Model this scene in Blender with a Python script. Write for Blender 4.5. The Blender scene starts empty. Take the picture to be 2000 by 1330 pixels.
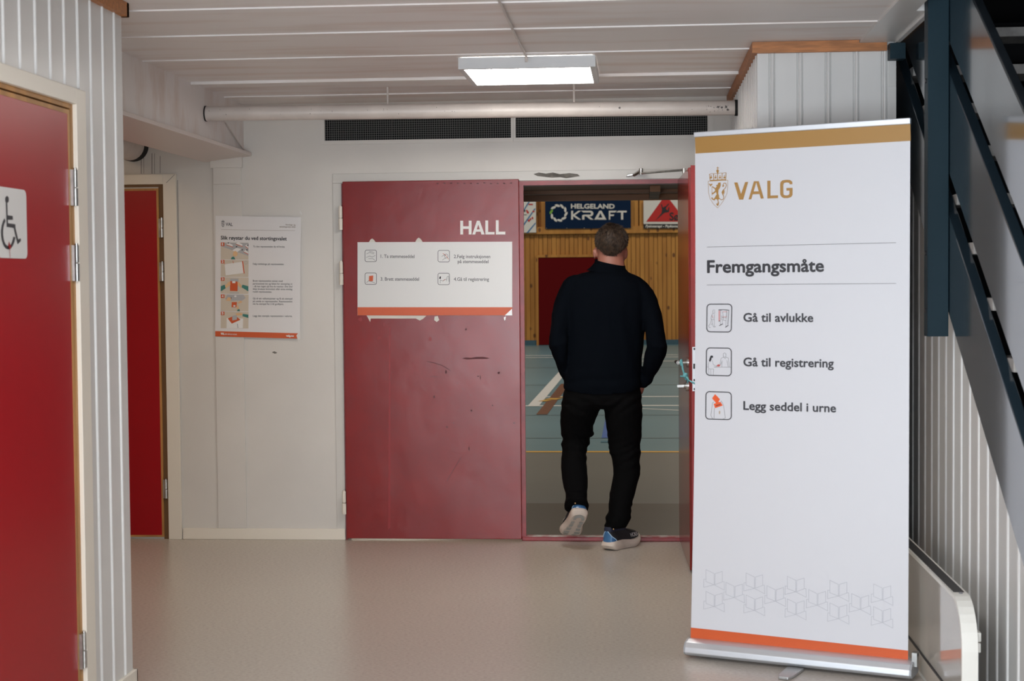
import bpy, bmesh, math, random
from mathutils import Vector, Matrix, noise
random.seed(7)
R = math.radians
S = bpy.context.scene
COL = S.collection

# ------------------------------------------------------------------ camera
F, VPX, VPY, ROLL, EYE = 3050.0, 1250.0, 547.0, -0.0055, 1.44
_fy = Vector(((VPX-1000)/F, (VPY-665)/F, 1)).normalized()      # depth axis of the room in camera axes
_fx = Vector((1, ROLL, 0)); _fx.z = -(_fx.dot(_fy))/_fy.z; _fx.normalize()
_fd = _fy.cross(_fx)
CM = Matrix((_fx, _fy, -_fd))                                   # camera axes (right, down, forward) -> room axes
cam = bpy.data.cameras.new('camera'); cam_o = bpy.data.objects.new('camera', cam); COL.objects.link(cam_o)
cam.sensor_width = 36; cam.lens = F/2000*36
rt, dn, fw = CM.col[0], CM.col[1], CM.col[2]
cam_o.matrix_world = Matrix(((rt.x, -dn.x, -fw.x, 0), (rt.y, -dn.y, -fw.y, 0), (rt.z, -dn.z, -fw.z, EYE), (0, 0, 0, 1)))
cam.clip_start = .05; cam.clip_end = 200
cam.dof.use_dof = True; cam.dof.focus_distance = 8.5; cam.dof.aperture_fstop = 6.3
S.camera = cam_o

# ------------------------------------------------------------------ light and exposure
S.view_settings.view_transform = 'Standard'; S.view_settings.look = 'None'
S.view_settings.gamma = 1; S.view_settings.use_curve_mapping = False
S.view_settings.exposure = 0.0
wd = bpy.data.worlds.new('sky'); S.world = wd; wd.use_nodes = True
wd.node_tree.nodes['Background'].inputs[0].default_value = (.62, .75, 1, 1)
wd.node_tree.nodes['Background'].inputs[1].default_value = .35

def area(name, loc, sx, sy, power, color, rot):
    l = bpy.data.lights.new(name, 'AREA'); l.shape = 'RECTANGLE'; l.size = sx; l.size_y = sy
    l.energy = power; l.color = color
    o = bpy.data.objects.new(name, l); COL.objects.link(o); o.location = loc; o.rotation_euler = rot
    return o
area('window_daylight', (-.2, -2.05, 1.45), 3.4, 1.9, 48, (.76, .88, 1), (R(90), 0, 0))         # daylight through the entrance windows
area('added_up_light', (-.2, -2.0, .95), 3.4, 1.0, 235, (.90, .95, 1), (R(128), 0, 0))         # added up-tilted light that brightens the ceiling
area('added_side_light', (-1.76, .7, 1.3), 1.7, 2.6, 105, (.80, .90, 1), (R(90), 0, R(-90)))     # side light added to brighten the right wall and stair boards
for _y in (.8, 3.2): area('added_lobby_light', (-.5, _y, 2.38), .6, .6, 24, (1, .97, .93), (0, 0, 0))    # unseen overhead lights added to brighten the floor and ceiling
area('recess_lamp', (-3.3, 7.0, 2.36), .35, .35, 9, (1, .70, .42), (0, 0, 0))               # warm lamp in the recess behind the left boarded wall
for _i, (_x, _y) in enumerate(((-5, 14), (3, 14), (-5, 22), (3, 22), (-5, 31), (3, 31))):
    area('added_hall_light', (_x, _y, 6.8), 1.6, 1.6, 195, (1, .92, .80), (0, 0, 0))  # unseen lights added to brighten the sports hall

def at(px, py, p0, nrm):
    """photo pixel -> point on the plane through p0 with normal nrm"""
    d = CM @ Vector(((px-1000)/F, (py-665)/F, 1)); c = Vector((0, 0, EYE)); nrm = Vector(nrm)
    return c + d*((Vector(p0)-c).dot(nrm)/d.dot(nrm))
def atY(px, py, Y): return at(px, py, (0, Y, 0), (0, 1, 0))
def atX(px, py, X): return at(px, py, (X, 0, 0), (1, 0, 0))
def atZ(px, py, Z): return at(px, py, (0, 0, Z), (0, 0, 1))

# ------------------------------------------------------------------ materials
MATS = {}
def M(name, col, rough=.5, metal=0, spec=.5, bump=0, bscale=40, var=0, vscale=3, vcol=None, stretch=(1, 1, 1), emit=0, coat=0, bdist=.004, vlo=.4, vhi=.65, detail=6):
    if name in MATS: return MATS[name]
    m = bpy.data.materials.new(name); m.use_nodes = True; nt = m.node_tree; b = nt.nodes['Principled BSDF']
    b.inputs['Base Color'].default_value = (*col, 1); b.inputs['Roughness'].default_value = rough
    b.inputs['Metallic'].default_value = metal; b.inputs['Specular IOR Level'].default_value = spec
    if coat: b.inputs['Coat Weight'].default_value = coat; b.inputs['Coat Roughness'].default_value = .08
    if emit:
        b.inputs['Emission Color'].default_value = (*col, 1); b.inputs['Emission Strength'].default_value = emit
    if bump or var:
        g = nt.nodes.new('ShaderNodeNewGeometry'); mp = nt.nodes.new('ShaderNodeMapping')
        mp.inputs['Scale'].default_value = stretch; nt.links.new(g.outputs['Position'], mp.inputs['Vector'])
    if bump:
        n = nt.nodes.new('ShaderNodeTexNoise'); n.inputs['Scale'].default_value = bscale; n.inputs['Detail'].default_value = 4
        nt.links.new(mp.outputs[0], n.inputs['Vector'])
        bp = nt.nodes.new('ShaderNodeBump'); bp.inputs['Strength'].default_value = bump; bp.inputs['Distance'].default_value = bdist
        nt.links.new(n.outputs['Fac'], bp.inputs['Height']); nt.links.new(bp.outputs[0], b.inputs['Normal'])
    if var:
        n = nt.nodes.new('ShaderNodeTexNoise'); n.inputs['Scale'].default_value = vscale; n.inputs['Detail'].default_value = detail
        nt.links.new(mp.outputs[0], n.inputs['Vector'])
        r = nt.nodes.new('ShaderNodeValToRGB'); r.color_ramp.elements[0].position = vlo; r.color_ramp.elements[1].position = vhi
        nt.links.new(n.outputs['Fac'], r.inputs['Fac'])
        c2 = vcol or tuple(max(0, c*(1-var)) for c in col)
        r.color_ramp.elements[0].color = (*c2, 1); r.color_ramp.elements[1].color = (*col, 1)
        nt.links.new(r.outputs['Color'], b.inputs['Base Color'])
    MATS[name] = m; return m

wallp = M('wall_paint', (.68, .655, .615), .42, bump=.25, bscale=9, var=.06, vscale=2, bdist=.006)
boardp = M('board_paint', (.70, .695, .68), .30, bump=.12, bscale=18, var=.05, vscale=4, stretch=(1, 1, .15))
ceilp = M('ceiling_paint', (.80, .765, .75), .45, bump=.15, bscale=12, var=.12, vscale=3.2, vcol=(.70, .61, .56), stretch=(.4, 2.6, 1), vlo=.30, vhi=.52)
creamp = M('cream_paint', (.78, .73, .64), .38, bump=.1, bscale=25)
pipep = M('pipe_paint', (.66, .60, .56), .35, var=.1, vscale=9, bump=.1, bscale=30)
floorm = M('vinyl_floor', (.510, .462, .412), .27, bump=.06, bscale=60, var=.17, vscale=110, stretch=(.6, 1, 1), bdist=.002, vlo=.30, vhi=.58, detail=3)
hallf = M('sports_floor_teal', (.105, .235, .290), .33, var=.08, vscale=.6, bump=.03, bscale=40)
hallg = M('sports_floor_grey', (.125, .135, .126), .40, var=.06, vscale=.8)
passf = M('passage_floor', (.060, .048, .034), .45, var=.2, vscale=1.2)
redp = M('red_steel_paint', (.245, .012, .012), .27, bump=.35, bscale=3.2, var=.14, vscale=5, vcol=(.215, .013, .014), bdist=.010)
redl = M('red_laminate', (.345, .002, .008), .34, spec=.34)
redf = M('red_frame_paint', (.30, .025, .03), .35, var=.25, vscale=14)
redh = M('hall_door_red', (.12, .002, .004), .6, spec=.1)
wood = M('bare_pine', (.52, .20, .06), .5, var=.35, vscale=10, stretch=(1, 8, 8), bump=.1, bscale=30)
lip = M('oiled_wood_lipping', (.55, .27, .08), .5, var=.3, vscale=20, stretch=(1, 1, .1))
pine = M('hall_pine', (.60, .285, .062), .5, var=.28, vscale=2.5, stretch=(3, 1, .25), vcol=(.46, .20, .04))
def add_knots(m, scale, lo, hi, col):
    nt = m.node_tree; b = nt.nodes['Principled BSDF']; lk = b.inputs['Base Color'].links[0]; src = lk.from_socket
    g = nt.nodes.new('ShaderNodeNewGeometry'); mp = nt.nodes.new('ShaderNodeMapping'); mp.inputs['Scale'].default_value = (1, 1, .6)
    v = nt.nodes.new('ShaderNodeTexVoronoi'); v.inputs['Scale'].default_value = scale; r = nt.nodes.new('ShaderNodeMapRange')
    r.inputs['From Min'].default_value = lo; r.inputs['From Max'].default_value = hi; mx = nt.nodes.new('ShaderNodeMix'); mx.data_type = 'RGBA'
    nt.links.new(g.outputs['Position'], mp.inputs['Vector']); nt.links.new(mp.outputs[0], v.inputs['Vector']); nt.links.new(v.outputs['Distance'], r.inputs['Value'])
    nt.links.new(r.outputs[0], mx.inputs['Factor']); mx.inputs['A'].default_value = (*col, 1); nt.links.new(src, mx.inputs['B']); nt.links.new(mx.outputs['Result'], b.inputs['Base Color'])
add_knots(pine, 4.5, .10, .17, (.17, .065, .018))
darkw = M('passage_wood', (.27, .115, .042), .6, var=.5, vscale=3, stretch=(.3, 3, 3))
navysat = M('navy_satin_paint', (.010, .028, .040), .5, spec=.15)
navy = M('navy_gloss_paint', (.020, .034, .046), .14, bump=.05, bscale=10, stretch=(1, .2, .2), spec=.7, coat=.7)
navyw = M('worn_navy_edge', (.020, .026, .032), .45, var=.9, vscale=9, vcol=(.012, .016, .02), vlo=.35, vhi=.7)
dark = M('cavity_shade', (.012, .012, .012), .9)  # near-black standing in for the shade inside openings and gaps
shaft = M('stairwell_shade', (.010, .010, .011), .9, spec=.1)  # near-black colour stands in for the unlit stairwell's shade
treadm = M('grey_tread_edge', (.42, .40, .38), .55, var=.25, vscale=14)
steel = M('steel', (.62, .62, .60), .28, metal=1, var=.25, vscale=25)
alu = M('brushed_aluminium', (.66, .69, .73), .42, metal=.75)
blackp = M('black_plastic', (.015, .015, .016), .5)
whitep = M('white_plastic', (.76, .75, .70), .35)
lampw = M('lamp_housing', (.62, .63, .64), .4)
vinylw = M('banner_vinyl', (.655, .66, .695), .42, bump=.08, bscale=2.2, bdist=.01)
paper = M('poster_paper', (.74, .73, .73), .35, bump=.06, bscale=4, bdist=.01)
paper2 = M('laminated_sheet', (.70, .70, .69), .30)
gold = M('print_gold', (.39, .205, .045), .45)
orange = M('print_orange', (.61, .098, .022), .42)
ink = M('print_black', (.022, .022, .028), .5)
inkg = M('print_grey', (.16, .16, .17), .5)
inkl = M('print_light_grey', (.48, .49, .53), .5)
pink = M('print_pink', (.62, .30, .30), .5)
beige = M('print_beige', (.60, .53, .43), .5)
skinp = M('print_skin', (.72, .46, .24), .5)
tealp = M('print_teal', (.04, .20, .17), .5)
greyp = M('print_mid_grey', (.42, .42, .43), .5)
whiteprint = M('print_white', (.78, .77, .75), .45)
navyprint = M('hall_banner_navy', (.006, .021, .062), .6, spec=.08)
redprint = M('hall_banner_red', (.55, .02, .02), .5)
greenprint = M('hall_banner_green', (.20, .45, .06), .5)
blueprint = M('hall_banner_blue', (.04, .18, .42), .5)
whitel = M('court_line_white', (.70, .72, .72), .35)
yell = M('court_line_yellow', (.62, .36, .06), .35)
brl = M('court_line_brown', (.13, .05, .03), .35)
bll = M('court_line_blue', (.03, .13, .42), .35)
ddl = M('court_line_dark', (.075, .12, .14), .35)
rope = M('turquoise_rope', (.14, .42, .46), .7)
plaster = M('bare_plaster', (.20, .185, .165), .85, var=.5, vscale=30)
chip = M('paint_chip_dark', (.09, .008, .012), .6)
tape = M('clear_tape', (.75, .74, .72), .2)
lens = M('light_panel', (1, .955, .89), .5, emit=22)
shirt = M('navy_fleece', (.0016, .0028, .0052), .9, bump=.2, bscale=260, bdist=.001, spec=.06)
trous = M('black_denim', (.0018, .0018, .0021), .85, bump=.2, bscale=220, bdist=.001, spec=.08)
skin = M('skin', (.36, .145, .10), .5, bump=.1, bscale=90, bdist=.001)
hairm = M('short_brown_hair', (.078, .046, .027), .65, var=.55, vscale=60, vcol=(.026, .016, .010))
solew = M('shoe_sole_foam', (.60, .52, .45), .6, bump=.1, bscale=60)
outs = M('outsole_grey', (.34, .34, .32), .6)
shoeb = M('shoe_black_mesh', (.012, .012, .015), .8, bump=.3, bscale=300, bdist=.001)
shoen = M('shoe_collar_navy', (.015, .02, .045), .7)
tabb = M('shoe_heel_blue', (.045, .15, .32), .35)
tabl = M('shoe_light_blue', (.42, .60, .78), .4)
lace = M('reflective_grey', (.55, .55, .55), .4)

# ------------------------------------------------------------------ mesh helpers
WL = {}
class MB:
    def __init__(s): s.v = []; s.f = []
    def add(s, vs, fs):
        o = len(s.v); s.v += [Vector(p) for p in vs]; s.f += [tuple(i+o for i in f) for f in fs]
    def box(s, x0, x1, y0, y1, z0, z1):
        s.add([(x0,y0,z0),(x1,y0,z0),(x1,y1,z0),(x0,y1,z0),(x0,y0,z1),(x1,y0,z1),(x1,y1,z1),(x0,y1,z1)],
              [(0,3,2,1),(4,5,6,7),(0,1,5,4),(1,2,6,5),(2,3,7,6),(3,0,4,7)]); return s
    def prism(s, pts, d):
        """closed polygon of 3-D points extruded by vector d"""
        n = len(pts); d = Vector(d); P = [Vector(p) for p in pts]
        s.add(P+[p+d for p in P], [tuple(range(n))[::-1], tuple(range(n, 2*n))]+[(i,(i+1)%n,(i+1)%n+n,i+n) for i in range(n)]); return s
    def poly(s, pts): s.add(pts, [tuple(range(len(pts)))]); return s
    def rings(s, rs, cap=True, closed=False):
        n = len(rs[0]); o = len(s.v)
        for r in rs: s.v += [Vector(p) for p in r]
        k = len(rs)
        for j in range(k if closed else k-1):
            a, b = o+j*n, o+((j+1)%k)*n
            for i in range(n): s.f.append((a+i, a+(i+1)%n, b+(i+1)%n, b+i))
        if cap and not closed:
            s.f.append(tuple(range(o, o+n))[::-1]); s.f.append(tuple(range(o+(k-1)*n, o+k*n)))
        return s
    def tube(s, pts, rad, n=10, cap=True):
        pts = [Vector(p) for p in pts]; rs = []
        up = None
        for i, p in enumerate(pts):
            t = (pts[min(i+1, len(pts)-1)]-pts[max(i-1, 0)]).normalized()
            if up is None:
                up = Vector((0,0,1)) if abs(t.z) < .9 else Vector((1,0,0))
            a = t.cross(up).normalized(); up = a.cross(t).normalized()
            r = rad[i] if isinstance(rad, (list, tuple)) else rad
            rs.append([p+a*r*math.cos(2*math.pi*k/n)+up*r*math.sin(2*math.pi*k/n) for k in range(n)])
        return s.rings(rs, cap)
    def ball(s, c, rx, ry, rz, n=16, m=10):
        c = Vector(c); rs = []
        for j in range(1, m):
            a = math.pi*j/m
            rs.append([c+Vector((rx*math.sin(a)*math.cos(2*math.pi*k/n), ry*math.sin(a)*math.sin(2*math.pi*k/n), -rz*math.cos(a))) for k in range(n)])
        return s.rings(rs)
    def xf(s, mat): s.v = [mat @ p for p in s.v]; return s
    def build(s, name, mat, parent=None, smooth=False, bevel=0, fix=True, sharp=42):
        me = bpy.data.meshes.new(name)
        lo = [min(p[i] for p in s.v) for i in range(3)]; hi = [max(p[i] for p in s.v) for i in range(3)]
        c = Vector([(a+b)/2 for a, b in zip(lo, hi)])
        me.from_pydata([p-c for p in s.v], [], s.f)
        if fix:
            bm = bmesh.new(); bm.from_mesh(me); bmesh.ops.recalc_face_normals(bm, faces=bm.faces); bm.to_mesh(me); bm.free()
        if smooth:
            for p in me.polygons: p.use_smooth = True
            if sharp: me.set_sharp_from_angle(angle=R(sharp))
        me.materials.append(mat)
        o = bpy.data.objects.new(name, me); COL.objects.link(o)
        if parent is not None:
            o.parent = parent; o.location = c-WL[parent.name]
        else: o.location = c
        WL[o.name] = c.copy()
        if bevel:
            b = o.modifiers.new('bevel', 'BEVEL'); b.width = bevel; b.segments = 2; b.limit_method = 'ANGLE'
        return o
def build_multi(name, pairs, parent):
    big = MB(); idx = []
    pairs = [(a, b) for a, b in pairs if a.f]
    for k, (mb, mat) in enumerate(pairs): big.add(mb.v, mb.f); idx += [k]*len(mb.f)
    o = big.build(name, pairs[0][1], parent, fix=False)
    for mb, mat in pairs[1:]: o.data.materials.append(mat)
    for pg, k in zip(o.data.polygons, idx): pg.material_index = k
    return o
def thing(name, loc, label, cat, group=None, kind=None):
    o = bpy.data.objects.new(name, None); COL.objects.link(o); o.location = loc; o.empty_display_size = .1
    WL[o.name] = Vector(loc); return tag(o, label, cat, group, kind)
def tag(o, label=None, cat=None, group=None, kind=None):
    if label: o['label'] = label
    if cat: o['category'] = cat
    if group: o['group'] = group
    if kind: o['kind'] = kind
    return o
def struct(o, label, cat): return tag(o, label, cat, kind='structure')

# flat printing on a plane, placed where the photo shows it on that plane
class Print:
    def __init__(s, p0, nrm, base=.0006):
        s.p0 = Vector(p0); s.n = Vector(nrm).normalized(); s.base = base; s.cnt = 0
        s.u = Vector((0,0,1)).cross(s.n).normalized()      # to the viewer's right
        s.w = s.n.cross(s.u)
    def p(s, px, py, layer=1): return at(px, py, s.p0, s.n)+s.n*s.base*layer
    def poly(s, mb, pts, layer=1):
        s.cnt = (s.cnt+1) % 20; layer += s.cnt*.03
        mb.poly([s.p(x, y, layer) for x, y in pts])
    def rect(s, mb, x0, y0, x1, y1, layer=1): s.poly(mb, [(x0,y0),(x1,y0),(x1,y1),(x0,y1)], layer)
    def line(s, mb, pts, w, layer=1, closed=False):
        P = [Vector(p) for p in pts]
        n = len(P)
        for i in range(n if closed else n-1):
            a, b = P[i], P[(i+1) % n]; d = (b-a)
            if d.length < 1e-6: continue
            d.normalize(); q = Vector((-d.y, d.x))*w/2; e = d*w*.35
            s.poly(mb, [tuple(a-e+q), tuple(b+e+q), tuple(b+e-q), tuple(a-e-q)], layer+.07*(i % 5))
    def rrect(s, mb, x0, y0, x1, y1, r, w, layer=1):
        pts = []
        for cx, cy, a0 in ((x1-r,y0+r,-90),(x1-r,y1-r,0),(x0+r,y1-r,90),(x0+r,y0+r,180)):
            for k in range(6): a = R(a0+18*k); pts.append((cx+r*math.cos(a), cy+r*math.sin(a)))
        s.line(mb, pts, w, layer, True)
    def disc(s, mb, cx, cy, rx, ry, layer=1, n=16):
        s.poly(mb, [(cx+rx*math.cos(2*math.pi*k/n), cy+ry*math.sin(2*math.pi*k/n)) for k in range(n)], layer)
    def text(s, mb, body, a, b, cap, bold=0, layer=1, shear=0):
        """body set from baseline pixel a to baseline pixel b with capital height cap (pixels)"""
        c = bpy.data.curves.new('t', 'FONT'); c.body = body; c.resolution_u = 3; c.shear = shear
        o = bpy.data.objects.new('t', c); COL.objects.link(o)
        dg = bpy.context.evaluated_depsgraph_get(); me = o.evaluated_get(dg).to_mesh()
        vs = [(v.co.x, v.co.y) for v in me.vertices]; fs = [tuple(p.vertices) for p in me.polygons]
        o.evaluated_get(dg).to_mesh_clear(); bpy.data.objects.remove(o); bpy.data.curves.remove(c)
        if not vs: return
        x0 = min(v[0] for v in vs); x1 = max(v[0] for v in vs); ch = .70
        A, B = Vector(a), Vector(b); d = B-A; up = Vector((0, -1.0))
        offs = [(0, 0)] if not bold else [(bold*math.cos(R(45*k)), bold*math.sin(R(45*k))) for k in range(8)]+[(0, 0)]
        lift = 0
        for ox, oy in offs:
            pts = []
            for x, y in vs:
                q = A+d*((x-x0)/(x1-x0))+up*(y/ch*cap)
                pts.append(s.p(q.x+ox, q.y+oy, layer+lift))
            mb.add(pts, fs); lift += .09

def plank_profile(length, pitch, bead=.012, depth=.008, offset=0.0):
    """(distance, height) profile of tongue-and-groove boarding with a bead and a groove at every joint"""
    out = [(0, 0)]; x = offset
    while x < length:
        for dx, h in ((-.004, 0), (0, -depth), (.003, -depth), (.006, .003), (.006+bead*.5, .005), (.006+bead, .003), (.009+bead, -depth*.5), (.013+bead, 0)):
            if 0 < x+dx < length: out.append((x+dx, h))
        x += pitch
    out.append((length, 0)); return out
def boarding(mb, prof, fn, z0, z1, s0=None, s1=None, ztop=None):
    """vertical boarding following prof; fn(s, h) -> (x, y); clipped to s0..s1"""
    pr = [(s, h) for s, h in prof if (s0 is None or s > s0) and (s1 is None or s < s1)]
    if s0 is not None: pr = [(s0, 0)]+pr
    if s1 is not None: pr = pr+[(s1, 0)]
    o = len(mb.v)
    for s, h in pr:
        x, y = fn(s, h); zt = ztop(s) if ztop else z1
        mb.v += [Vector((x, y, z0)), Vector((x, y, zt))]
    for i in range(len(pr)-1): mb.f.append((o+2*i, o+2*i+2, o+2*i+3, o+2*i+1))

def remesh(parts, voxel, smooth=2, disp=None):
    """fuse overlapping closed shapes of one MB into a single continuous skin, return MB"""
    me = bpy.data.meshes.new('tmp'); me.from_pydata([tuple(p) for p in parts.v], [], parts.f)
    bm = bmesh.new(); bm.from_mesh(me); bmesh.ops.recalc_face_normals(bm, faces=bm.faces); bm.to_mesh(me); bm.free()
    o = bpy.data.objects.new('tmp', me); COL.objects.link(o)
    m = o.modifiers.new('r', 'REMESH'); m.mode = 'VOXEL'; m.voxel_size = voxel
    if smooth:
        k = o.modifiers.new('s', 'SMOOTH'); k.factor = .5; k.iterations = smooth
    dg = bpy.context.evaluated_depsgraph_get(); ev = o.evaluated_get(dg); e = ev.to_mesh()
    out = MB()
    nr = [v.normal.copy() for v in e.vertices]
    out.v = [v.co.copy() for v in e.vertices]; out.f = [tuple(p.vertices) for p in e.polygons]
    ev.to_mesh_clear(); bpy.data.objects.remove(o); bpy.data.meshes.remove(me)
    if disp: out.v = [p+n*disp(p) for p, n in zip(out.v, nr)]
    return out

# ================================================================== SETTING
YB, ZC = 8.60, 2.435          # hall door wall, lobby ceiling
XL, YL = -1.82, 5.42          # boarded wall on the left and its corner
struct(MB().box(-4.2, 2.4, -2.2, YB+.15, -.1, 0).build('floor', floorm), 'grey beige vinyl floor of the lobby', 'floor')
# ceiling of wide painted boards running across, joints as lapped edges
cb = MB(); ys = [-2.2, -1.2, -.5, .2, .9, 1.6, 2.3, 3.0, 3.7, 4.4, 4.98, 5.58, 6.17, 6.83, 7.58, 8.2, 8.62]
for i in range(len(ys)-1):
    e = .014 if abs(ys[i]-7.58) < .01 else .0055
    a, b = ys[i], ys[i+1]
    cb.prism([(-4.2, a, ZC+.06), (-4.2, a, ZC-e), (-4.2, a+.012, ZC-e), (-4.2, a+.022, ZC), (-4.2, b, ZC), (-4.2, b, ZC+.06)], (5.12, 0, 0))
struct(cb.build('ceiling', ceilp), 'white painted board ceiling over the lobby', 'ceiling')
t = MB(); t.box(.92, 1.060, 5.90, 6.655, ZC-.012, ZC+.06); t.box(1.060, 1.078, 5.90, 6.655, ZC-.022, ZC+.30); t.box(.92, 1.020, -2.2, 5.90, ZC-.012, ZC+.06)
struct(t.build('trim_1', boardp), 'white fascia board along the stair opening in the ceiling', 'trim')

# back wall with the hall opening and vent opening
def wall_cells(mb, xs, zs, holes, y0, y1):
    for i in range(len(xs)-1):
        for j in range(len(zs)-1):
            cx, cz = (xs[i]+xs[i+1])/2, (zs[j]+zs[j+1])/2
            if any(a < cx < b and c < cz < d for a, b, c, d in holes): continue
            mb.box(xs[i], xs[i+1], y0, y1, zs[j], zs[j+1])
vents = [(-1.741, -.703, 2.228, 2.352), (-.677, .371, 2.228, 2.352)]
holes = [(-1.645, .235, 0, 1.985)]+vents
wb = MB(); wall_cells(wb, [-4.2, -1.741, -1.645, -.703, -.677, .235, .371, 1.2], [0, 1.985, 2.228, 2.352, ZC+.02], holes, YB, YB+.15)
wall_back = struct(wb.build('wall_back', wallp), 'off-white painted wall with the hall doorway', 'wall')
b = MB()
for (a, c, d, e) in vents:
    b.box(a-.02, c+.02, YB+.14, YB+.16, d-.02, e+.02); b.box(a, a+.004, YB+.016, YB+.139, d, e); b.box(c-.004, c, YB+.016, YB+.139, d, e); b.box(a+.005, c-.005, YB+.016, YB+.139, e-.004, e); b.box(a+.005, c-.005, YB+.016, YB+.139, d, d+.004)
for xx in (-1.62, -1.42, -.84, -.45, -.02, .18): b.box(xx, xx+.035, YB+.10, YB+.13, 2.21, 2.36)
b.build('vent_shade_lining', dark, wall_back)  # dark back and lining put the shade behind the mesh into colour
pw = Print((0, YB-.0062, 0), (0, -1, 0), .0006)
b = MB()
pw.poly(b, [(1042,340),(1052,337),(1066,339),(1080,337),(1094,340),(1112,338),(1128,340),(1133,344),(1120,346),(1106,348),(1094,346),(1078,347),(1060,345),(1050,344)])
pw2 = Print((0, YB, 0), (0, -1, 0), .0015); pw2.poly(b, [(531,688),(536,686),(542,689),(537,691)])
tag(b.build('bare_plaster_patch', plaster, wall_back), 'grey patch where the paint has flaked off')
pw = Print((0, YB, 0), (0, -1, 0), .0015)
b = MB()
for x in (276, 297): pw.line(b, [(x, 300), (x, 339)], 1.3); pw.line(b, [(x+5, 300), (x+5, 339)], .8)
pw.line(b, [(313,305),(313,338)], 1.0); pw.line(b, [(347,352),(350,560),(349,760)], .9)
pts = [(671,352)]
b.build('board_joint', M('joint_shadow_gap', (.22,.20,.185), .8), wall_back)
bs = MB(); bs.box(-2.58, -1.652, YB-.014, YB, 0, .062)
struct(bs.build('baseboard_back', creamp, bevel=.003), 'cream skirting board left of the hall doors', 'baseboard')
pl = MB(); pl.box(-2.377, -2.214, YB-.010, YB, .062, 2.13); pl.box(-2.372, -2.219, YB-.022, YB-.006, 1.994, 2.121); pl.box(-2.385, -2.205, YB-.032, YB-.006, 2.085, 2.145)
struct(pl.build('trim_2', wallp, bevel=.002), 'flat white pilaster board with a small box under the ceiling duct', 'trim')
# boxed-in duct along the left, with a protruding ledge board
d_ = MB(); d_.box(-2.40, -2.20, 4.6, YB, 2.165, ZC)
struct(d_.build('trim_3', ceilp), 'white boxed-in duct under the ceiling left of the pipe', 'trim')
d_ = MB(); d_.prism([(-2.155, 4.6, 2.150), (-2.155, 4.6, 2.170), (-2.42, 4.6, 2.168), (-2.42, 4.6, 2.118)], (0, YB-.002-4.6, 0))
struct(d_.build('trim_4', M('ledge_paint', (.66, .60, .57), .4, bump=.15, bscale=14), bevel=.002), 'white ledge board under the boxed-in duct', 'trim')
t_ = MB(); t_.tube([(-2.196, 8.2, 2.30), (-2.19, 8.52, 2.19), (-2.175, 8.56, 2.172)], .004)
tag(t_.build('cable', pipep), 'thin painted cable drooping from the pipe end to the ledge', 'cable')
# round duct stub in the recess
r_ = thing('ventilation_duct', (-2.80, 8.3, 2.19), 'white round duct end under the ledge above the rear red door', 'duct')
MB().tube([(-2.83, 7.2, 2.215), (-2.83, 8.53, 2.215)], .085, 28).build('duct_pipe', pipep, r_, True)
MB().tube([(-2.83, 8.53, 2.215), (-2.83, 8.60, 2.215)], .0868, 28).build('duct_gap', dark, r_, True)

# recess on the left, closed off
struct(MB().box(-4.3, -4.2, 5.2, 8.8, 0, ZC).build('wall_left', wallp), 'white end wall of the recess on the left', 'wall')

# boarded wall on the left with door_1
L0 = -2.2
wl = MB(); pr = plank_profile(YL-L0, .1195, offset=(4.374-L0) % .1195, depth=.005, bead=.0065)
fl = lambda s, h: (XL+h, L0+s)
boarding(wl, pr, fl, 0, ZC+.02, s0=5.0-.02-L0, s1=YL-L0)
boarding(wl, pr, fl, 2.03, ZC+.02, s0=3.86-L0, s1=5.0-.02-L0)
boarding(wl, pr, fl, 0, ZC+.02, s0=2.1-L0, s1=3.88-L0); boarding(wl, pr, fl, 0, ZC+.02, s0=0, s1=-.7-L0); boarding(wl, pr, fl, 0, .35, s0=-.7-L0, s1=2.1-L0); boarding(wl, pr, fl, 2.2, ZC+.02, s0=-.7-L0, s1=2.1-L0)
wl.box(XL-.12, XL-.002, YL-.02, YL, 0, ZC+.02); wl.box(XL-.12, XL-.01, 4.98, YL, 0, ZC+.02); wl.box(XL-.12, XL-.01, 2.1, 3.90, 0, ZC+.02); wl.box(XL-.12, XL-.01, L0, -.7, 0, ZC+.02); wl.box(XL-.12, XL-.01, -.7, 2.1, 0, .35); wl.box(XL-.12, XL-.01, -.7, 2.1, 2.2, ZC+.02); wl.box(XL-.12, XL-.01, 3.9, 4.98, 2.05, ZC+.02)
wl.box(-4.2, XL-.1, YL-.12, YL, 0, ZC+.02)
struct(wl.build('wall_left', boardp, fix=False), 'white tongue-and-groove boarded wall on the left', 'wall')
tt = MB(); tt.box(XL, XL+.022, L0, YL+.02, 2.385, ZC-.001); tt.box(XL-.12, XL+.022, YL, YL+.022, 2.385, ZC-.001)
struct(tt.build('trim_5', wood), 'orange pine ceiling strip on the left boarded wall', 'trim')
tt = MB(); tt.box(XL, XL+.014, 5.0, YL+.014, 0, .062); tt.box(XL-.12, XL+.014, YL, YL+.014, 0, .062)
struct(tt.build('baseboard_left', creamp, bevel=.003), 'cream skirting at the corner of the left boarded wall', 'baseboard')

def barrel_hinge(parent, c, h, r, axis_mat=steel, leafdir=None, name='hinge'):
    x, y, z = c; m = MB()
    m.tube([(x, y, z-h/2), (x, y, z-.002)], r*1.12, 12); m.tube([(x, y, z+.002), (x, y, z+h/2)], r, 12)
    m.tube([(x, y, z+h/2), (x, y, z+h/2+.006)], r*.6, 10)
    if leafdir:
        dx, dy = leafdir; m.box(min(x, x+dx), max(x, x+dx)+.002, min(y, y+dy), max(y, y+dy)+.002, z-h/2, z+h/2)
    return m.build(name, axis_mat, parent, True)

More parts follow.
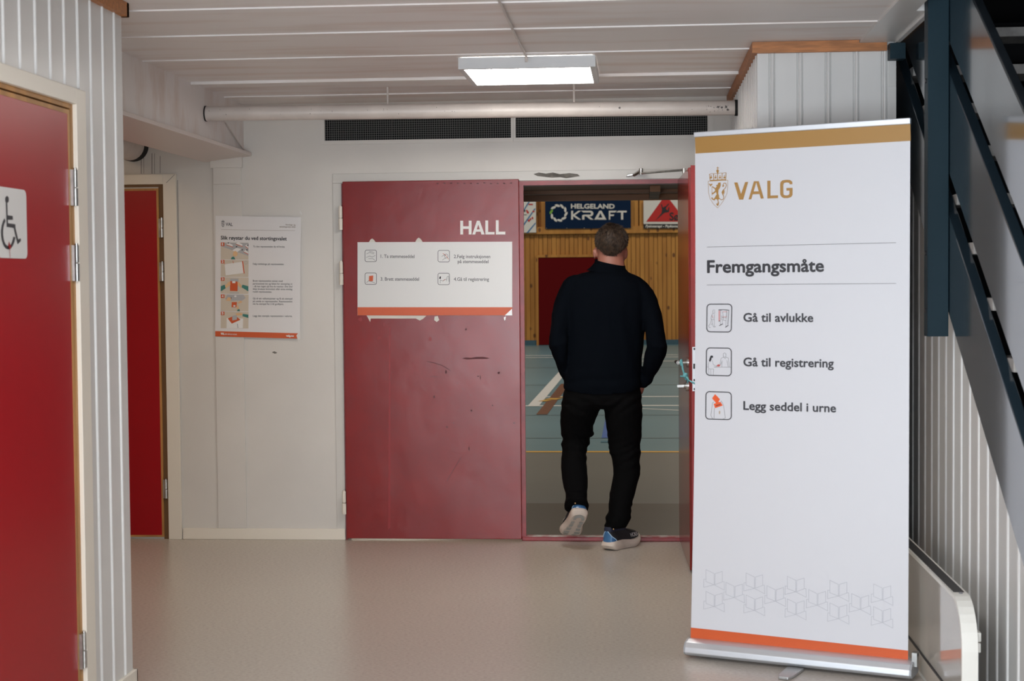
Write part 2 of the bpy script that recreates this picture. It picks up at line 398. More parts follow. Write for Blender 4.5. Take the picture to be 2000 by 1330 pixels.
d1 = thing('door_1', (XL, 4.45, 0), 'red door with wheelchair sign in the left boarded wall', 'door', kind='structure')
m = MB(); m.box(XL, XL+.018, 4.915, 5.0, 0, 2.072); m.box(XL, XL+.018, 3.86, 3.945, 0, 2.072); m.box(XL, XL+.018, 3.945, 4.915, 2.02, 2.072)
m.build('door_casing', creamp, d1, bevel=.002)
m = MB(); m.box(XL-.11, XL+.004, 4.895, 4.915, 0, 2.02); m.box(XL-.11, XL+.004, 3.945, 3.96, 0, 2.02); m.box(XL-.11, XL+.004, 3.96, 4.895, 2.005, 2.02)
m.build('door_jamb', lip, d1)
MB().box(XL-.04, XL+.004, 3.968, 4.868, .012, 1.985).build('leaf', redl, d1)
m = MB(); m.box(XL-.04, XL+.005, 4.868, 4.886, .01, 1.985); m.box(XL-.04, XL+.005, 3.963, 3.968, .01, 1.985); m.box(XL-.04, XL+.005, 3.963, 4.886, 1.985, 1.999)
m.build('wood_lipping', lip, d1)
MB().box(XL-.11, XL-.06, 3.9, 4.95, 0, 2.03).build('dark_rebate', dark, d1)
for z in (1.752, 1.510, .253): barrel_hinge(d1, (XL+.012, 4.906, z), .115, .0078, steel, (-.008, -.026))

# door_2 in the recess
d2 = thing('door_2', (-3.1, YB, 0), 'rear red door in the recess, right side showing past the boarded wall', 'door', kind='structure')
m = MB(); m.box(-2.66, -2.585, YB-.018, YB, 0, 2.056); m.box(-3.66, -3.585, YB-.018, YB, 0, 2.056); m.box(-3.585, -2.66, YB-.018, YB, 2.0, 2.056)
m.build('door_casing', creamp, d2, bevel=.002)
m = MB()
pd = Print((0, YB-.018, 0), (0, -1, 0), .001); pd.line(m, [(325,357),(341,341)], .8); m.build('mitre_joint', inkg, d2)
m = MB(); m.box(-2.69, -2.66, YB-.004, YB+.01, 0, 2.0); m.box(-3.585, -3.56, YB-.004, YB+.01, 0, 2.0); m.box(-3.56, -2.69, YB-.004, YB+.01, 1.985, 2.0)
m.build('door_jamb', M('brown_jamb', (.16, .08, .03), .5), d2)
MB().box(-3.55, -2.70, YB-.012, YB+.001, .022, 1.965).build('leaf', redl, d2)
m = MB(); m.box(-2.70, -2.688, YB-.013, YB+.001, .013, 1.977); m.box(-3.562, -2.70, YB-.013, YB+.001, 1.965, 1.977); m.box(-3.562, -2.70, YB-.013, YB+.001, .013, .023)
m.build('wood_lipping', lip, d2)
for z in (1.755, 1.51, .285): barrel_hinge(d2, (-2.672, YB-.016, z), .105, .009, steel, (-.018, .006))

# closet projecting on the right
cf = MB(); prf = plank_profile(.575, .1165, offset=.052, depth=.007)
YC, XC = 6.68, .497
boarding(cf, prf, lambda s, h: (XC+s, YC-h), 0, ZC+.02)
prs = plank_profile(YB-YC, .1165, offset=.05, depth=.007)
boarding(cf, prs, lambda s, h: (XC-h, YC+s), 0, ZC+.02)
cf.box(XC+.565, XC+.576, YC+.0005, YB, 0, 2.5); cf.box(XC+.01, XC+.575, YC+.02, YB, 2.0, 2.43)
cf.box(XC+.545, XC+.574, YC-.008, YC, 2.24, ZC+.02)
struct(cf.build('wall_right', boardp, fix=False), 'white boarded closet corner projecting right of the hall doors', 'wall')
tt = MB(); tt.box(XC-.022, .918, YC-.022, YC, 2.388, ZC-.001); tt.box(.918, XC+.535, YC-.022, YC, 2.388, ZC-.013); tt.box(XC-.022, XC, YC, YB, 2.388, ZC-.001)
struct(tt.build('trim_6', wood), 'orange pine strip around the top of the closet corner', 'trim')

# right wall under the stairs, stairwell behind
SX = 1.125                      # plane of the stair boards
def zs(slope, Y): return EYE-slope*SX+.6393*Y
XR = 1.182
wr = MB(); Y0 = 3.45; prr = plank_profile(YB-Y0, .147, offset=.06, depth=.007)
boarding(wr, prr, lambda s, h: (XR-h, Y0+s), 0, 1, ztop=lambda s: max(.02, min(zs(3.25, Y0+s), 2.43)))
struct(wr.build('wall_right', boardp, fix=False), 'white boarded wall under the stairs', 'wall')
for nm_, bx_, lb_ in (('wall_right', (2.30, 2.40, -2.2, 8.62, 0, 4.6), 'shade-painted far side wall of the stairwell'), ('wall_back', (1.2, 2.4, 8.6, 8.75, 0, 4.6), 'shade-painted end wall of the stairwell'),
                      ('wall_front', (1.0, 2.4, 2.8, 2.9, 2.6, 4.6), 'shade-painted wall over the stair foot'), ('wall_left', (.98, 1.06, 2.9, 8.7, 2.74, 4.6), 'shade-painted near side wall of the upper stairwell')):
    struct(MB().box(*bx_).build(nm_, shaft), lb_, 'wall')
struct(MB().box(1.24, 2.29, 7.35, 8.7, 2.42, 2.60).build('floor', shaft), 'shade-painted landing at the head of the stairs', 'floor')
struct(MB().box(.9, 2.4, 2.7, 8.8, 4.6, 4.7).build('ceiling', shaft), 'shade-painted ceiling of the stairwell', 'ceiling')
struct(MB().box(1.075, 2.4, -2.2, 2.8, ZC, ZC+.06).build('ceiling', ceilp), 'white ceiling at the foot of the stairs', 'ceiling')
# entrance wall behind the photographer, with its wide window
we = MB(); wall_cells(we, [-4.3, -1.95, 1.55, 2.4], [0, .45, 2.42, ZC+.02], [(-1.95, 1.55, .45, 2.42)], -2.3, -2.2)
struct(we.build('wall_front', wallp), 'entrance wall behind the photographer', 'wall')
w1 = thing('window_1', (-.2, -2.25, .45), 'wide entrance window behind the photographer', 'window', kind='structure')
m = MB(); 
for xx in (-1.95, -.82, .36, 1.49): m.box(xx, xx+.06, -2.29, -2.21, .45, 2.42)
m.box(-1.95, 1.55, -2.29, -2.21, .45, .51); m.box(-1.95, 1.55, -2.29, -2.21, 2.36, 2.42); m.build('window_frame', whitep, w1)

w2 = thing('added_window_2', (XL, .7, .35), 'unseen window added to the left boarded wall for the side light', 'window', kind='structure')  # opening and frame made up to go with the added side light
m = MB()
for yy in (-.7, .67, 2.04): m.box(XL-.10, XL-.03, yy, yy+.06, .35, 2.2)
m.box(XL-.10, XL-.03, -.7, 2.1, .35, .41); m.box(XL-.10, XL-.03, -.7, 2.1, 2.14, 2.2); m.build('window_frame', whitep, w2)

# ================================================================== HALL DOORS
df = MB()
df.box(-1.650, -1.640, YB-.004, YB+.1, 0, 1.99); df.box(.213, .236, YB-.004, YB+.10, 0, 1.99); df.box(-1.640, .213, YB-.004, YB+.10, 1.966, 1.990)
struct(df.build('trim_7', redf), 'red steel frame of the hall doorway', 'trim')
th = MB(); th.box(-.66, .235, YB-.012, YB+.055, 0, .022)
struct(th.build('trim_8', redf, bevel=.004), 'worn red threshold under the hall doorway', 'trim')
m = MB(); m.box(-.64, .235, YB-.006, YB+.05, .022, .0245)
struct(m.build('trim_9', M('worn_sill_metal', (.5, .48, .46), .5, var=.7, vscale=18, vcol=(.3, .06, .07)), ), 'scuffed metal top of the threshold', 'trim')
wf = MB(); wf.box(-1.70, -1.651, YB-.006, YB, 0, 1.992); wf.box(-1.70, .26, YB-.006, YB, 1.992, 2.045)
struct(wf.build('trim_10', M('frame_white', (.62, .605, .57), .38, bump=.2, bscale=20), bevel=.002), 'white painted surround of the hall doorway', 'trim')
d3 = thing('door_3', (-1.15, YB-.02, 0), 'closed red steel hall door carrying the HALL letters', 'door', kind='structure')
YF = YB-.030
MB().box(-1.640, -.660, YF, YF+.045, .012, 1.999).build('leaf', redp, d3, bevel=.003)
MB().box(-.675, -.637, YF+.028, YF+.05, .012, 1.985).build('astragal', redf, d3)
for z in (1.797, 1.492, .213): barrel_hinge(d3, (-1.652, YF-.004, z), .128, .0105, creamp, (-.004, .03))
pdr = Print((0, YF, 0), (0, -1, 0), .0006); m = MB()
def blob(mb, prn, cx, cy, rx, ry, n=9, layer=1):
    prn.poly(mb, [(cx+rx*(.65+.5*random.random())*math.cos(2*math.pi*k/n), cy+ry*(.65+.5*random.random())*math.sin(2*math.pi*k/n)) for k in range(n)], layer)
pdr.poly(m, [(902,700),(910,698),(920,699),(930,697),(945,697),(957,700),(948,701),(930,701),(912,702)])
for cx, cy, rx, ry in ((871,727,2.2,3.5),(938,737,.9,6),(974,728,2.5,3),(934,735,2,1.2),(871,726,1,4),(910,643,1.6,2.5),(916,876,1,4.5),(848,775,1.5,3.5),(886,826,1,1),(921,802,2,2),(1004,826,2,1),(962,792,1.3,1.3),(873,834,1.5,1.5)): blob(m, pdr, cx, cy, rx, ry)
pdr.line(m, [(835,706),(850,709),(866,715),(880,724)], .8); pdr.line(m, [(900,894),(884,920),(873,940)], .6); pdr.line(m, [(840,735),(856,736)], .5)
for k in range(26): blob(m, pdr, random.uniform(860,1008), random.uniform(640,900), random.uniform(.3,.9), random.uniform(.3,1))
for k in range(12): blob(m, pdr, 855+k*13, 358+random.uniform(-1,1), 2.4, 1.2)
m.build('scratch', chip, d3)['kind'] = 'stuff'
m = MB()
for cx, cy, rx, ry in ((740,660,4,4),(840,662,3.5,6),(750,634,1,5),(704,624,5,4)): blob(m, pdr, cx, cy, rx, ry, 12)
pdr.poly(m, [(760,640),(762.5,640),(762.5,1030),(758,1035)]); m.build('paint_touch_up', M('fresh_red', (.28, .008, .010), .35), d3)
# open leaf
d4 = thing('door_4', (.23, 8.1, 0), 'red hall door leaf swung open beside the banner', 'door', kind='structure')
YE = 7.665
LX0, LX1 = .207, .252
SW = Matrix.Translation((.207, 8.575, 0)) @ Matrix.Rotation(R(1.85), 4, 'Z') @ Matrix.Translation((-.207, -8.575, 0))   # past square
redg = M('red_gloss_inner_face', (.20, .014, .010), .17, bump=.15, bscale=4, var=.1, vscale=6, bdist=.006)
MB().box(LX0, LX1, YE, 8.575, .014, 1.985).xf(SW).build('leaf', redg, d4, bevel=.003)
MB().box(LX0+.012, LX1+.004, YE-.006, YE, .014, 1.995).xf(SW).build('edge_strip', M('red_edge_paint', (.36, .018, .016), .35, var=.2, vscale=10), d4)
for z in (1.797, 1.492, .213): barrel_hinge(d4, (.240, 8.588, z), .128, .0105, redf)
m = MB(); m.box(LX0+.015, LX0+.041, YE-.0085, YE-.005, .895, 1.112); lk = m.xf(SW).build('lock_plate', alu, d4, bevel=.004)
m = MB(); m.box(LX0+.020, LX0+.030, YE-.010, YE-.008, 1.005, 1.03); m.box(LX0+.021, LX0+.028, YE-.010, YE-.008, .945, .955)
for z in (1.102, .906): m.tube([(LX0+.026, YE-.011, z), (LX0+.026, YE-.008, z)], .005, 10)
m.xf(SW).build('latch_slot', blackp, lk)
HZ = atX(1344, 702, .243).z; CZ = atX(1344, 745, .243).z
m = MB(); hy = YE+.055
m.tube([(LX0, hy, HZ), (LX0-.008, hy, HZ)], .024, 18); m.tube([(LX0-.006, hy, HZ), (LX0-.052, hy, HZ)], .009, 12)
m.tube([(LX0-.050, hy-.008, HZ), (LX0-.053, hy+.03, HZ), (LX0-.054, hy+.12, HZ-.002)], [.010, .0105, .008], 12)
m.xf(SW).build('door_handle', steel, d4, True)
m = MB(); m.tube([(LX0, hy, CZ), (LX0-.012, hy, CZ)], .026, 18); m.tube([(LX0-.01, hy, CZ), (LX0-.024, hy, CZ)], .014, 14); m.box(LX0-.055, LX0-.022, hy-.004, hy+.004, CZ-.008, CZ+.004)
m.xf(SW).build('lock_cylinder', steel, d4, True)
# turquoise rope tied around the handle
ro = MB()
P0 = Vector((LX0-.034, hy, HZ))
ro.tube([P0+Vector((.012*math.cos(a)*.4, .014*math.cos(a), .014*math.sin(a))) for a in [k*.6 for k in range(12)]], .004, 8)
ro.tube([P0+Vector((0,-.01,.012)), P0+Vector((.006,-.02,-.03)), P0+Vector((.014,-.022,-.06)), P0+Vector((.022,-.02,-.085))], .0048, 8)
ro.ball(P0+Vector((.018,-.022,-.062)), .013, .011, .014)
ro.tube([P0+Vector((.018,-.022,-.06)), P0+Vector((.030,-.02,-.085)), P0+Vector((.030,-.012,-.115)), P0+Vector((.026,-.004,-.13))], .0045, 8)
ro.tube([P0+Vector((.022,-.022,-.066)), P0+Vector((.036,-.05,-.085)), P0+Vector((.052,-.066,-.095)), P0+Vector((.064,-.068,-.1))], .0042, 8)
ro.tube([P0+Vector((.016,-.022,-.066)), P0+Vector((-.004,-.03,-.066)), P0+Vector((-.008,-.03,-.064))], .004, 8)
tag(ro.xf(SW).build('rope', rope, smooth=True), 'turquoise rope knotted around the handle of the open hall door', 'rope')
# door closer arm
dc = thing('door_closer', (-.03, YB, 2.03), 'steel door closer arm above the open hall doorway', 'door closer')
p = lambda x, y, Y: atY(x, y, Y)
m = MB(); m.prism([p(1223,346,YB), p(1240,343,YB), p(1241,339,YB), p(1225,341,YB)], (0, -.03, 0)); m.build('bracket', steel, dc, bevel=.003)
m = MB(); m.tube([p(1238,342,8.57), p(1251,334,8.52)], .009); m.tube([p(1252,341,8.52), p(1252,329,8.52)], .011, 14); m.tube([p(1252,338.5,8.52), Vector((LX0+.02, 8.05, 2.0)) ], .006, 10)
m.tube([Vector((LX0+.02, 8.05, 1.982)), Vector((LX0+.02, 8.05, 2.008))], .009, 10)
m.build('arm', steel, dc, True)

# ================================================================== SPORTS HALL BEYOND
YP, YH = 10.06, 35.0
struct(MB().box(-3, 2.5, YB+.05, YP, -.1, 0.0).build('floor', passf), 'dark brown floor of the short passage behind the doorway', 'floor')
hf = struct(MB().box(-14, 12, 13.1, YH+.1, -.1, 0).build('floor', hallf), 'teal sports hall floor with court lines', 'floor')
struct(MB().box(-14, 12, YP, 13.1, -.1, 0).build('floor', hallg), 'grey border of the sports hall floor', 'floor')
pf = Print((0, 0, 0), (0, 0, 1), .002); pf.n = Vector((0, 0, 1))
def fl_line(pts, wpx, mat, layer=1):
    m = MB()
    a, b = [atZ(x, y, 0) for x, y in pts]; d = (b-a).normalized(); q = Vector((-d.y, d.x, 0))*wpx/2; z = Vector((0, 0, .002*layer))
    m.poly([a+q+z, b+q+z, b-q+z, a-q+z]); return m.build('court_line', mat, hf)
def hx(y, X0, X1, w, mat, layer=1):
    Y = atZ(1150, y, 0).y; m = MB(); m.poly([(X0, Y-w/2, .002*layer), (X1, Y-w/2, .002*layer), (X1, Y+w/2, .002*layer), (X0, Y+w/2, .002*layer)]); return m.build('court_line', mat, hf)
hx(882.5, -14, 12, .10, yell)
hx(775, atZ(1062,775,0).x, 12, .12, whitel); hx(792.5, -14, 12, .12, whitel)
fl_line([(1230,797),(1420,806)], .06, whitel)
for y in (811, 856): hx(y, -14, 12, .035, ddl)
for y in (752, 718): hx(y, -14, 12, .05, ddl)
for y, m_ in ((694,whitel),(698,whitel),(706,whitel)): hx(y, -14 if y != 706 else -.2, 12, .14, m_)
fl_line([(1041,794),(1100,726)], .13, whitel, 2); fl_line([(1058,810),(1104,750)], .12, brl, 2)
fl_line([(1058,784.5),(1071,782)], .10, yell, 3); fl_line([(1074,781),(1087,778.5)], .16, yell, 3); fl_line([(1096,777),(1110,775)], .1, yell, 3)
m = MB(); m.poly([atZ(1175,856,0)+Vector((0,0,.004)), atZ(1215,856,0)+Vector((0,0,.004)), atZ(1205,800,0)+Vector((0,0,.004)), atZ(1186,800,0)+Vector((0,0,.004))]); m.build('court_line', bll, hf)
m = MB(); m.poly([atZ(1173,864.5,0)+Vector((0,0,.004)), atZ(1195,864.5,0)+Vector((0,0,.004)), atZ(1195,861.5,0)+Vector((0,0,.004)), atZ(1174,861.5,0)+Vector((0,0,.004))]); m.build('court_line', M('court_line_deep_teal', (.03,.16,.24), .35), hf)
# passage: ceiling under the gallery with joists, side walls
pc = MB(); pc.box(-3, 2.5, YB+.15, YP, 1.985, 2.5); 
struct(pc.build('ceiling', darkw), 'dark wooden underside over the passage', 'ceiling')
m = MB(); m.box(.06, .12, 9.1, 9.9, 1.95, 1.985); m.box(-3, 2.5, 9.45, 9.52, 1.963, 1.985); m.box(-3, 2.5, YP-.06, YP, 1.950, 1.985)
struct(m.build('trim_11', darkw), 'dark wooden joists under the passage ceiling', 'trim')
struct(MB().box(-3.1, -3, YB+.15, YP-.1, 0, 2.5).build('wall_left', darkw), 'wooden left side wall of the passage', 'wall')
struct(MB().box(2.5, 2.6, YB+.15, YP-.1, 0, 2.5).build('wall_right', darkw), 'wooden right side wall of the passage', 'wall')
m = MB(); m.box(-14, -3, YP-.1, YP, 0, 7); m.box(2.5, 12, YP-.1, YP, 0, 7); m.box(-3, 2.5, YP-.1, YP, 2.5, 7)
struct(m.build('wall_front', pine), 'near pine wall of the sports hall', 'wall')
struct(MB().box(-14.1, -14, YP, YH, 0, 7).build('wall_left', pine), 'pine left side wall of the sports hall', 'wall')
struct(MB().box(12, 12.1, YP, YH, 0, 7).build('wall_right', pine), 'pine right side wall of the sports hall', 'wall')
struct(MB().box(-14, 12, YP-.1, YH+.2, 7, 7.1).build('ceiling', M('hall_ceiling_paint', (.5, .48, .45), .7)), 'ceiling of the sports hall', 'ceiling')
ZLED = atY(1280, 455, YH).z
hw = MB(); pw_ = [(0, 0)]; x = 0
while x < 26: 
    for dx, h in ((.010, 0), (.0105, -.03), (.020, -.03), (.0205, .014), (.115, .014), (.1155, -.03), (.123, -.03), (.1235, 0)): pw_.append((x+dx, h))
    x += .197
boarding(hw, [q for q in pw_ if q[0] < 26]+[(26, 0)], lambda s, h: (-14+s, YH-h), 0, ZLED)
hw.box(-14, 12, YH+.05, YH+.12, 0, 7)
struct(hw.build('wall_back', pine, fix=False), 'far pine boarded wall of the sports hall', 'wall')
m = MB(); m.box(-14, 12, YH-.09, YH+.05, ZLED, ZLED+.16)
struct(m.build('trim_12', pine), 'pine ledge rail on the far hall wall', 'trim')
m = MB()
x = -13.9
for px in (1046, 1061, 1234, 1242, 1252, 1329, 1345):
    X = atY(px, 420, YH).x; m.box(X-.035, X+.05, YH-.05, YH+.05, ZLED+.16, 6.9)
for k in range(40):
    X = -14+k*.6
    if X < -2.6 or X > 1.6: m.box(X, X+.09, YH-.05, YH+.05, ZLED+.16, 6.9)
struct(m.build('trim_13', pine), 'upright pine studs above the ledge of the far hall wall', 'trim')
m = MB(); m.box(-14, -2.31, YH-.06, YH-.04, 0, .11); m.box(-.9, 12, YH-.06, YH-.04, 0, .11)
struct(m.build('baseboard_back', M('blue_skirting', (.05, .12, .17), .5)), 'blue skirting of the sports hall', 'baseboard')
dh = thing('door_5', (-1.6, YH-.06, 0), 'dark red door in the far hall wall behind the person', 'door', kind='structure')
X0 = atY(1052, 600, YH-.06).x; ZT = atY(1052, 503, YH-.06).z
MB().box(X0, X0+1.38, YH-.075, YH-.04, .01, ZT).build('leaf', redh, dh)
m = MB(); m.box(X0-.05, X0, YH-.09, YH-.04, 0, ZT); m.box(X0+1.38, X0+1.43, YH-.09, YH-.04, 0, ZT); m.box(X0-.05, X0+1.43, YH-.09, YH-.04, ZT, ZT+.06); m.build('door_casing', pine, dh)
# sponsor banners on the far wall
YBN = YH-.12
def hall_sign(name, px0, py0, px1, py1, mat, label):
    a = atY(px0, py1, YBN); b_ = atY(px1, py0, YBN)
    r = thing(name, ((a.x+b_.x)/2, YBN, a.z), label, 'banner', 'sponsor banners on the far hall wall')
    MB().box(a.x, b_.x, YBN, YBN+.03, a.z, b_.z).build('board', mat, r); return r, Print((0, YBN, 0), (0, -1, 0), .004)
r, q = hall_sign('hall_banner', 1065, 390, 1232, 447, navyprint, 'navy sponsor banner reading HELGELAND KRAFT above the head of the person')
m = MB(); q.text(m, 'HELGELAND', (1115.5, 407), (1200, 407.3), 8.8, .55)
def strokes(mb, q, x, y, w, h, t, kind, sk=0):
    P = lambda u, v: (x+u*w, y+v*h)
    for poly in kind: q.poly(mb, [P(u, v) for u, v in poly])
LET = {
 'K': [[(0,0),(.2,0),(.2,1),(0,1)], [(.2,.42),(.72,0),(1,0),(.38,.5)], [(.2,.42),(.38,.5),(1,1),(.72,1),(.2,.62)]],
 'R': [[(-.1,0),(.8,0),(.95,.12),(1,.3),(.8,.3),(.75,.2),(.1,.2)], [(.8,.3),(1,.3),(.95,.5),(.8,.62),(.2,.62),(.2,.44),(.74,.44)], [(0,.5),(.2,.44),(.2,1),(0,1)], [(.35,.62),(.62,.62),(1.02,1),(.74,1)]],
 'A': [[(.42,0),(.6,0),(.24,1),(-.02,1)], [(.42,0),(.6,0),(1.02,1),(.76,1)], [(.2,.78),(.75,.78),(.83,1),(.3,1)]],
 'F': [[(0,0),(1.1,0),(.85,.2),(0,.2)], [(0,.2),(.2,.2),(.2,1),(0,1)], [(.2,.42),(.75,.42),(.66,.6),(.2,.6)]],
 'T': [[(-.1,.2),(.15,0),(1,0),(1,.2)], [(.42,.2),(.64,.2),(.64,1),(.42,1)]],
}
for ch, x, w in (('K',1115.5,19.5),('R',1137,22),('A',1161,23),('F',1189,14.5),('T',1205,19)): strokes(m, q, x, 411.5, w, 17.5, 0, LET[ch])
m.build('lettering', whiteprint, r)
m = MB(); g = MB()
for k in range(10):
    a = R(36*k+10); tg = a+math.pi/2+.5; cx, cy = 1091+14.5*math.cos(a), 416+14.5*math.sin(a)
    dx, dy = math.cos(tg), math.sin(tg); nx, ny = -dy, dx
    pts = [(cx-6*dx+1*nx, cy-6*dy+1*ny), (cx-2*dx+2.4*nx, cy-2*dy+2.4*ny), (cx+3*dx+1.9*nx, cy+3*dy+1.9*ny), (cx+6*dx-1*nx, cy+6*dy-1*ny), (cx+2*dx-2.4*nx, cy+2*dy-2.4*ny), (cx-3*dx-1.9*nx, cy-3*dy-1.9*ny)]
    q.poly(g if k == 5 else m, pts)
m.build('ring_emblem', whiteprint, r); tag(g.build('leaf_emblem', greenprint, r), 'green leaf of the ring emblem')
for px in (1067, 1107, 1141, 1228):
    m = MB(); q.disc(m, px, 445.5, .8, .8); m.build('eyelet', steel, r)
r, q = hall_sign('hall_banner', 1257, 390, 1375, 446, whiteprint, 'white sponsor banner with a red triangle and black dancer at the door edge')
m = MB(); q.poly(m, [(1262,433),(1293,390),(1308,390),(1341,433)]); m.build('red_triangle', redprint, r)
m = MB(); q.rect(m, 1257, 437.5, 1375, 446); m.build('black_strip', ink, r)
m = MB()
q.poly(m, [(1279,432),(1292,416),(1293,409),(1291,399),(1292.5,398.5),(1294.5,405),(1299,404),(1306,397),(1307,398.5),(1301,405.5),(1300.5,408),(1304,411),(1305.5,405),(1307.5,404.5),(1306.5,414),(1298,415.5),(1294,418.5)], 2); q.disc(m, 1299, 405.5, 2.2, 2.6, 2)
m.build('dancer_figure', ink, r)
m = MB(); q.text(m, 'Sø', (1308, 430), (1326, 430), 15, .5, 2); m.build('lettering', ink, r)
m = MB(); q.text(m, 'Fysioterapi - Psykomotorisk', (1261, 444), (1343, 444), 4.6, .3, 2, .2); m.build('caption', whiteprint, r)
r, q = hall_sign('hall_banner', 965, 386, 1046.5, 455, whiteprint, 'white sponsor banner with blue diagonal stripes beside the closed door edge')
m = MB()
for dx in (0, 1): pass
q.poly(m, [(1020,414),(1022,414),(1035,394),(1032,394)]); q.poly(m, [(1020,441),(1023,441),(1046,408),(1044,407)]); q.poly(m, [(1028,455),(1031.5,455),(1046,437),(1046,434)])
m.build('blue_stripe', blueprint, r)
m = MB(); q.rect(m, 1032, 398, 1041, 400.5); m.build('red_motif', redprint, r)
for grp in (((1029,412),(1031,415)), ((1033,431),(1036,428),(1040,426)), ((1042,413),)):
    m = MB()
    for cx, cy in grp: blob(m, q, cx, cy, 2.4, 2.4, 7)
    m.build('red_motif', redprint, r)
m = MB(); blob(m, q, 1024.5, 412, 1.8, 3, 7); m.build('black_motif', ink, r)
m = MB(); q.rect(m, 1020, 419, 1029, 420); m.build('black_motif', ink, r)

# ================================================================== CEILING LIGHT, PIPE, GRILLES
cl = thing('ceiling_light', (-.495, 7.23, ZC), 'square white light panel glowing on the ceiling before the hall doors', 'ceiling light')
a0, a1, b0, b1 = -.799, -.191, 6.93, 7.535
m = MB(); m.box(a0, a1, b0, b0+.012, 2.382, ZC-.002); m.box(a0, a1, b1-.012, b1, 2.382, ZC-.002); m.box(a0, a0+.012, b0+.012, b1-.012, 2.382, ZC-.002); m.box(a1-.012, a1, b0+.012, b1-.012, 2.382, ZC-.002)
m.box(a0+.012, a1-.012, b0+.012, b0+.024, 2.382, 2.386); m.box(a0+.012, a1-.012, b1-.024, b1-.012, 2.382, 2.386); m.box(a0+.012, a0+.024, b0+.024, b1-.024, 2.382, 2.386); m.box(a1-.024, a1-.012, b0+.024, b1-.024, 2.382, 2.386)
m.build('housing', lampw, cl)
MB().box(a0+.02, a1-.02, b0+.02, b1-.02, 2.386, 2.392).build('diffuser', lens, cl)
m = MB(); cx = [atZ(x, y, ZC-.006) for x, y in ((1028,108),(1024,100),(1014,82),(985,20))]
dv = (cx[3]-cx[1]); m.tube([(c.x, c.y, ZC-.012) for c in cx]+[(cx[3].x+dv.x*2.4, cx[3].y+dv.y*2.4, ZC-.012)], .005, 8)
m.tube([(cx[0].x, cx[0].y-.004, ZC-.012), (cx[0].x, cx[0].y-.004, ZC-.035)], .006, 8)
tag(m.build('ceiling_cable', pipep, smooth=True), 'painted cable running along the ceiling to the light panel', 'cable')
pp = thing('pipe', (-.86, 7.95, 2.30), 'long white pipe running under the ceiling above the vent grilles', 'pipe')
A, B = Vector((-2.2, 7.83, 2.305)), Vector((XC, 7.99, 2.305))
RP = .0375
MB().tube([A, A.lerp(B, .25), A.lerp(B, .5), A.lerp(B, .75), B], RP, 28).build('pipe_run', pipep, pp, True)
m = MB(); m.tube([A+Vector((.001,0,0)), A+Vector((.007,0,0))], RP+.002, 28); m.build('pipe_gap', dark, pp, True)
m = MB(); m.tube([B+Vector((-.016,0,0)), B+Vector((-.001,0,0))], RP+.003, 28); m.build('pipe_gap', dark, pp, True)
for px in (757, 1121):
    c = atY(px, 190, 7.92); 
    m = MB(); m.tube([(c.x, 7.92, ZC-.002), (c.x, 7.92, 2.34)], .005, 8); m.build('hanger', pipep, pp, True)
m = MB(); pq = Print((0, 7.88, 0), (0, -1, 0), .0006)
for k in range(46):
    px = random.choice([random.uniform(410,640), random.uniform(640,1400), random.uniform(1380,1425)]); y0 = 223-(px-400)*.0133
    blob(m, pq, px, y0+random.uniform(-7, 6), random.uniform(.4,1.0), random.uniform(.5,1.3), 6, 0)
for cx, cy in ((1210,209),(1404,206),(1411,207),(1420,206),(1423,211)): blob(m, pq, cx, cy, 2.8, 2.2, 9, 0)
for i, p_ in enumerate(m.v):
    t_ = (p_.x-A.x)/(B.x-A.x); c = A.lerp(B, t_); dz = max(-.034, min(.034, p_.z-c.z)); m.v[i] = Vector((p_.x, c.y-math.sqrt((RP+.0008)**2-dz*dz), c.z+dz))
m.build('paint_chip', M('chip_grey', (.12,.11,.11), .7), pp)['kind'] = 'stuff'
for i, (a, c, d, e) in enumerate(vents):
    g = thing('vent_grille', ((a+c)/2, YB, d), 'dark wire mesh vent grille above the '+('closed red hall door' if i == 0 else 'open hall doorway'), 'vent', 'wire mesh vent grilles above the hall doors')
    m = MB(); w = .014; m.box(a, c, YB-.008, YB, d-w-.008, d); m.box(a, c, YB-.008, YB, e, e+w)
    if i == 0: m.box(a-w-.02, a, YB-.008, YB, d-w-.008, e+w); m.box(c, c+.013, YB-.008, YB, d-w-.008, e+w)
    else: m.box(a-.012, a, YB-.008, YB, d-w-.008, e+w); m.box(c, c+w+.02, YB-.008, YB, d-w-.008, e+w)
    m.build('frame', wallp, g)
    m = MB(); x = a
    while x < c: m.box(x, x+.0012, YB+.010, YB+.0115, d, e); x += .0125
    z = d
    while z < e: m.box(a, c, YB+.0115, YB+.013, z, z+.0012); z += .0125
    m.build('wire_mesh', M('galvanised_wire', (.22, .22, .21), .5), g)

# ================================================================== SIGNS AND POSTERS
# HALL letters on the closed door
hl = thing('door_lettering', (-.865, YF, 1.70), 'white HALL letters on the closed red hall door', 'lettering')
q = pdr
def let(polys):
    m = MB()
    for p_ in polys: m.prism([q.p(x, y, 0) for x, y in p_], (0, -.0012, 0))
    m.build('letter', whiteprint, hl)
let([[(899,431),(904.5,431),(904.5,458),(899,458)], [(904.5,442),(915.5,442),(915.5,447),(904.5,447)], [(915.5,431),(921,431),(921,458),(915.5,458)]])
let([[(931.5,431),(934.25,431),(934.25,438.5),(931.2,448),(929.8,452.5),(928.2,458),(922.5,458)], [(934.25,431),(937,431),(946.5,458),(940.3,458),(938.7,452.5),(937.3,448),(934.25,438.5)], [(931.2,448),(937.3,448),(938.7,452.5),(929.8,452.5)]])
let([[(948,430.5),(953.5,430.5),(953.5,458),(948,458)], [(953.5,453),(966,453),(966,458),(953.5,458)]])
let([[(968.5,430),(974,430),(974,458),(968.5,458)], [(974,452.5),(987,452.5),(987,458),(974,458)]])
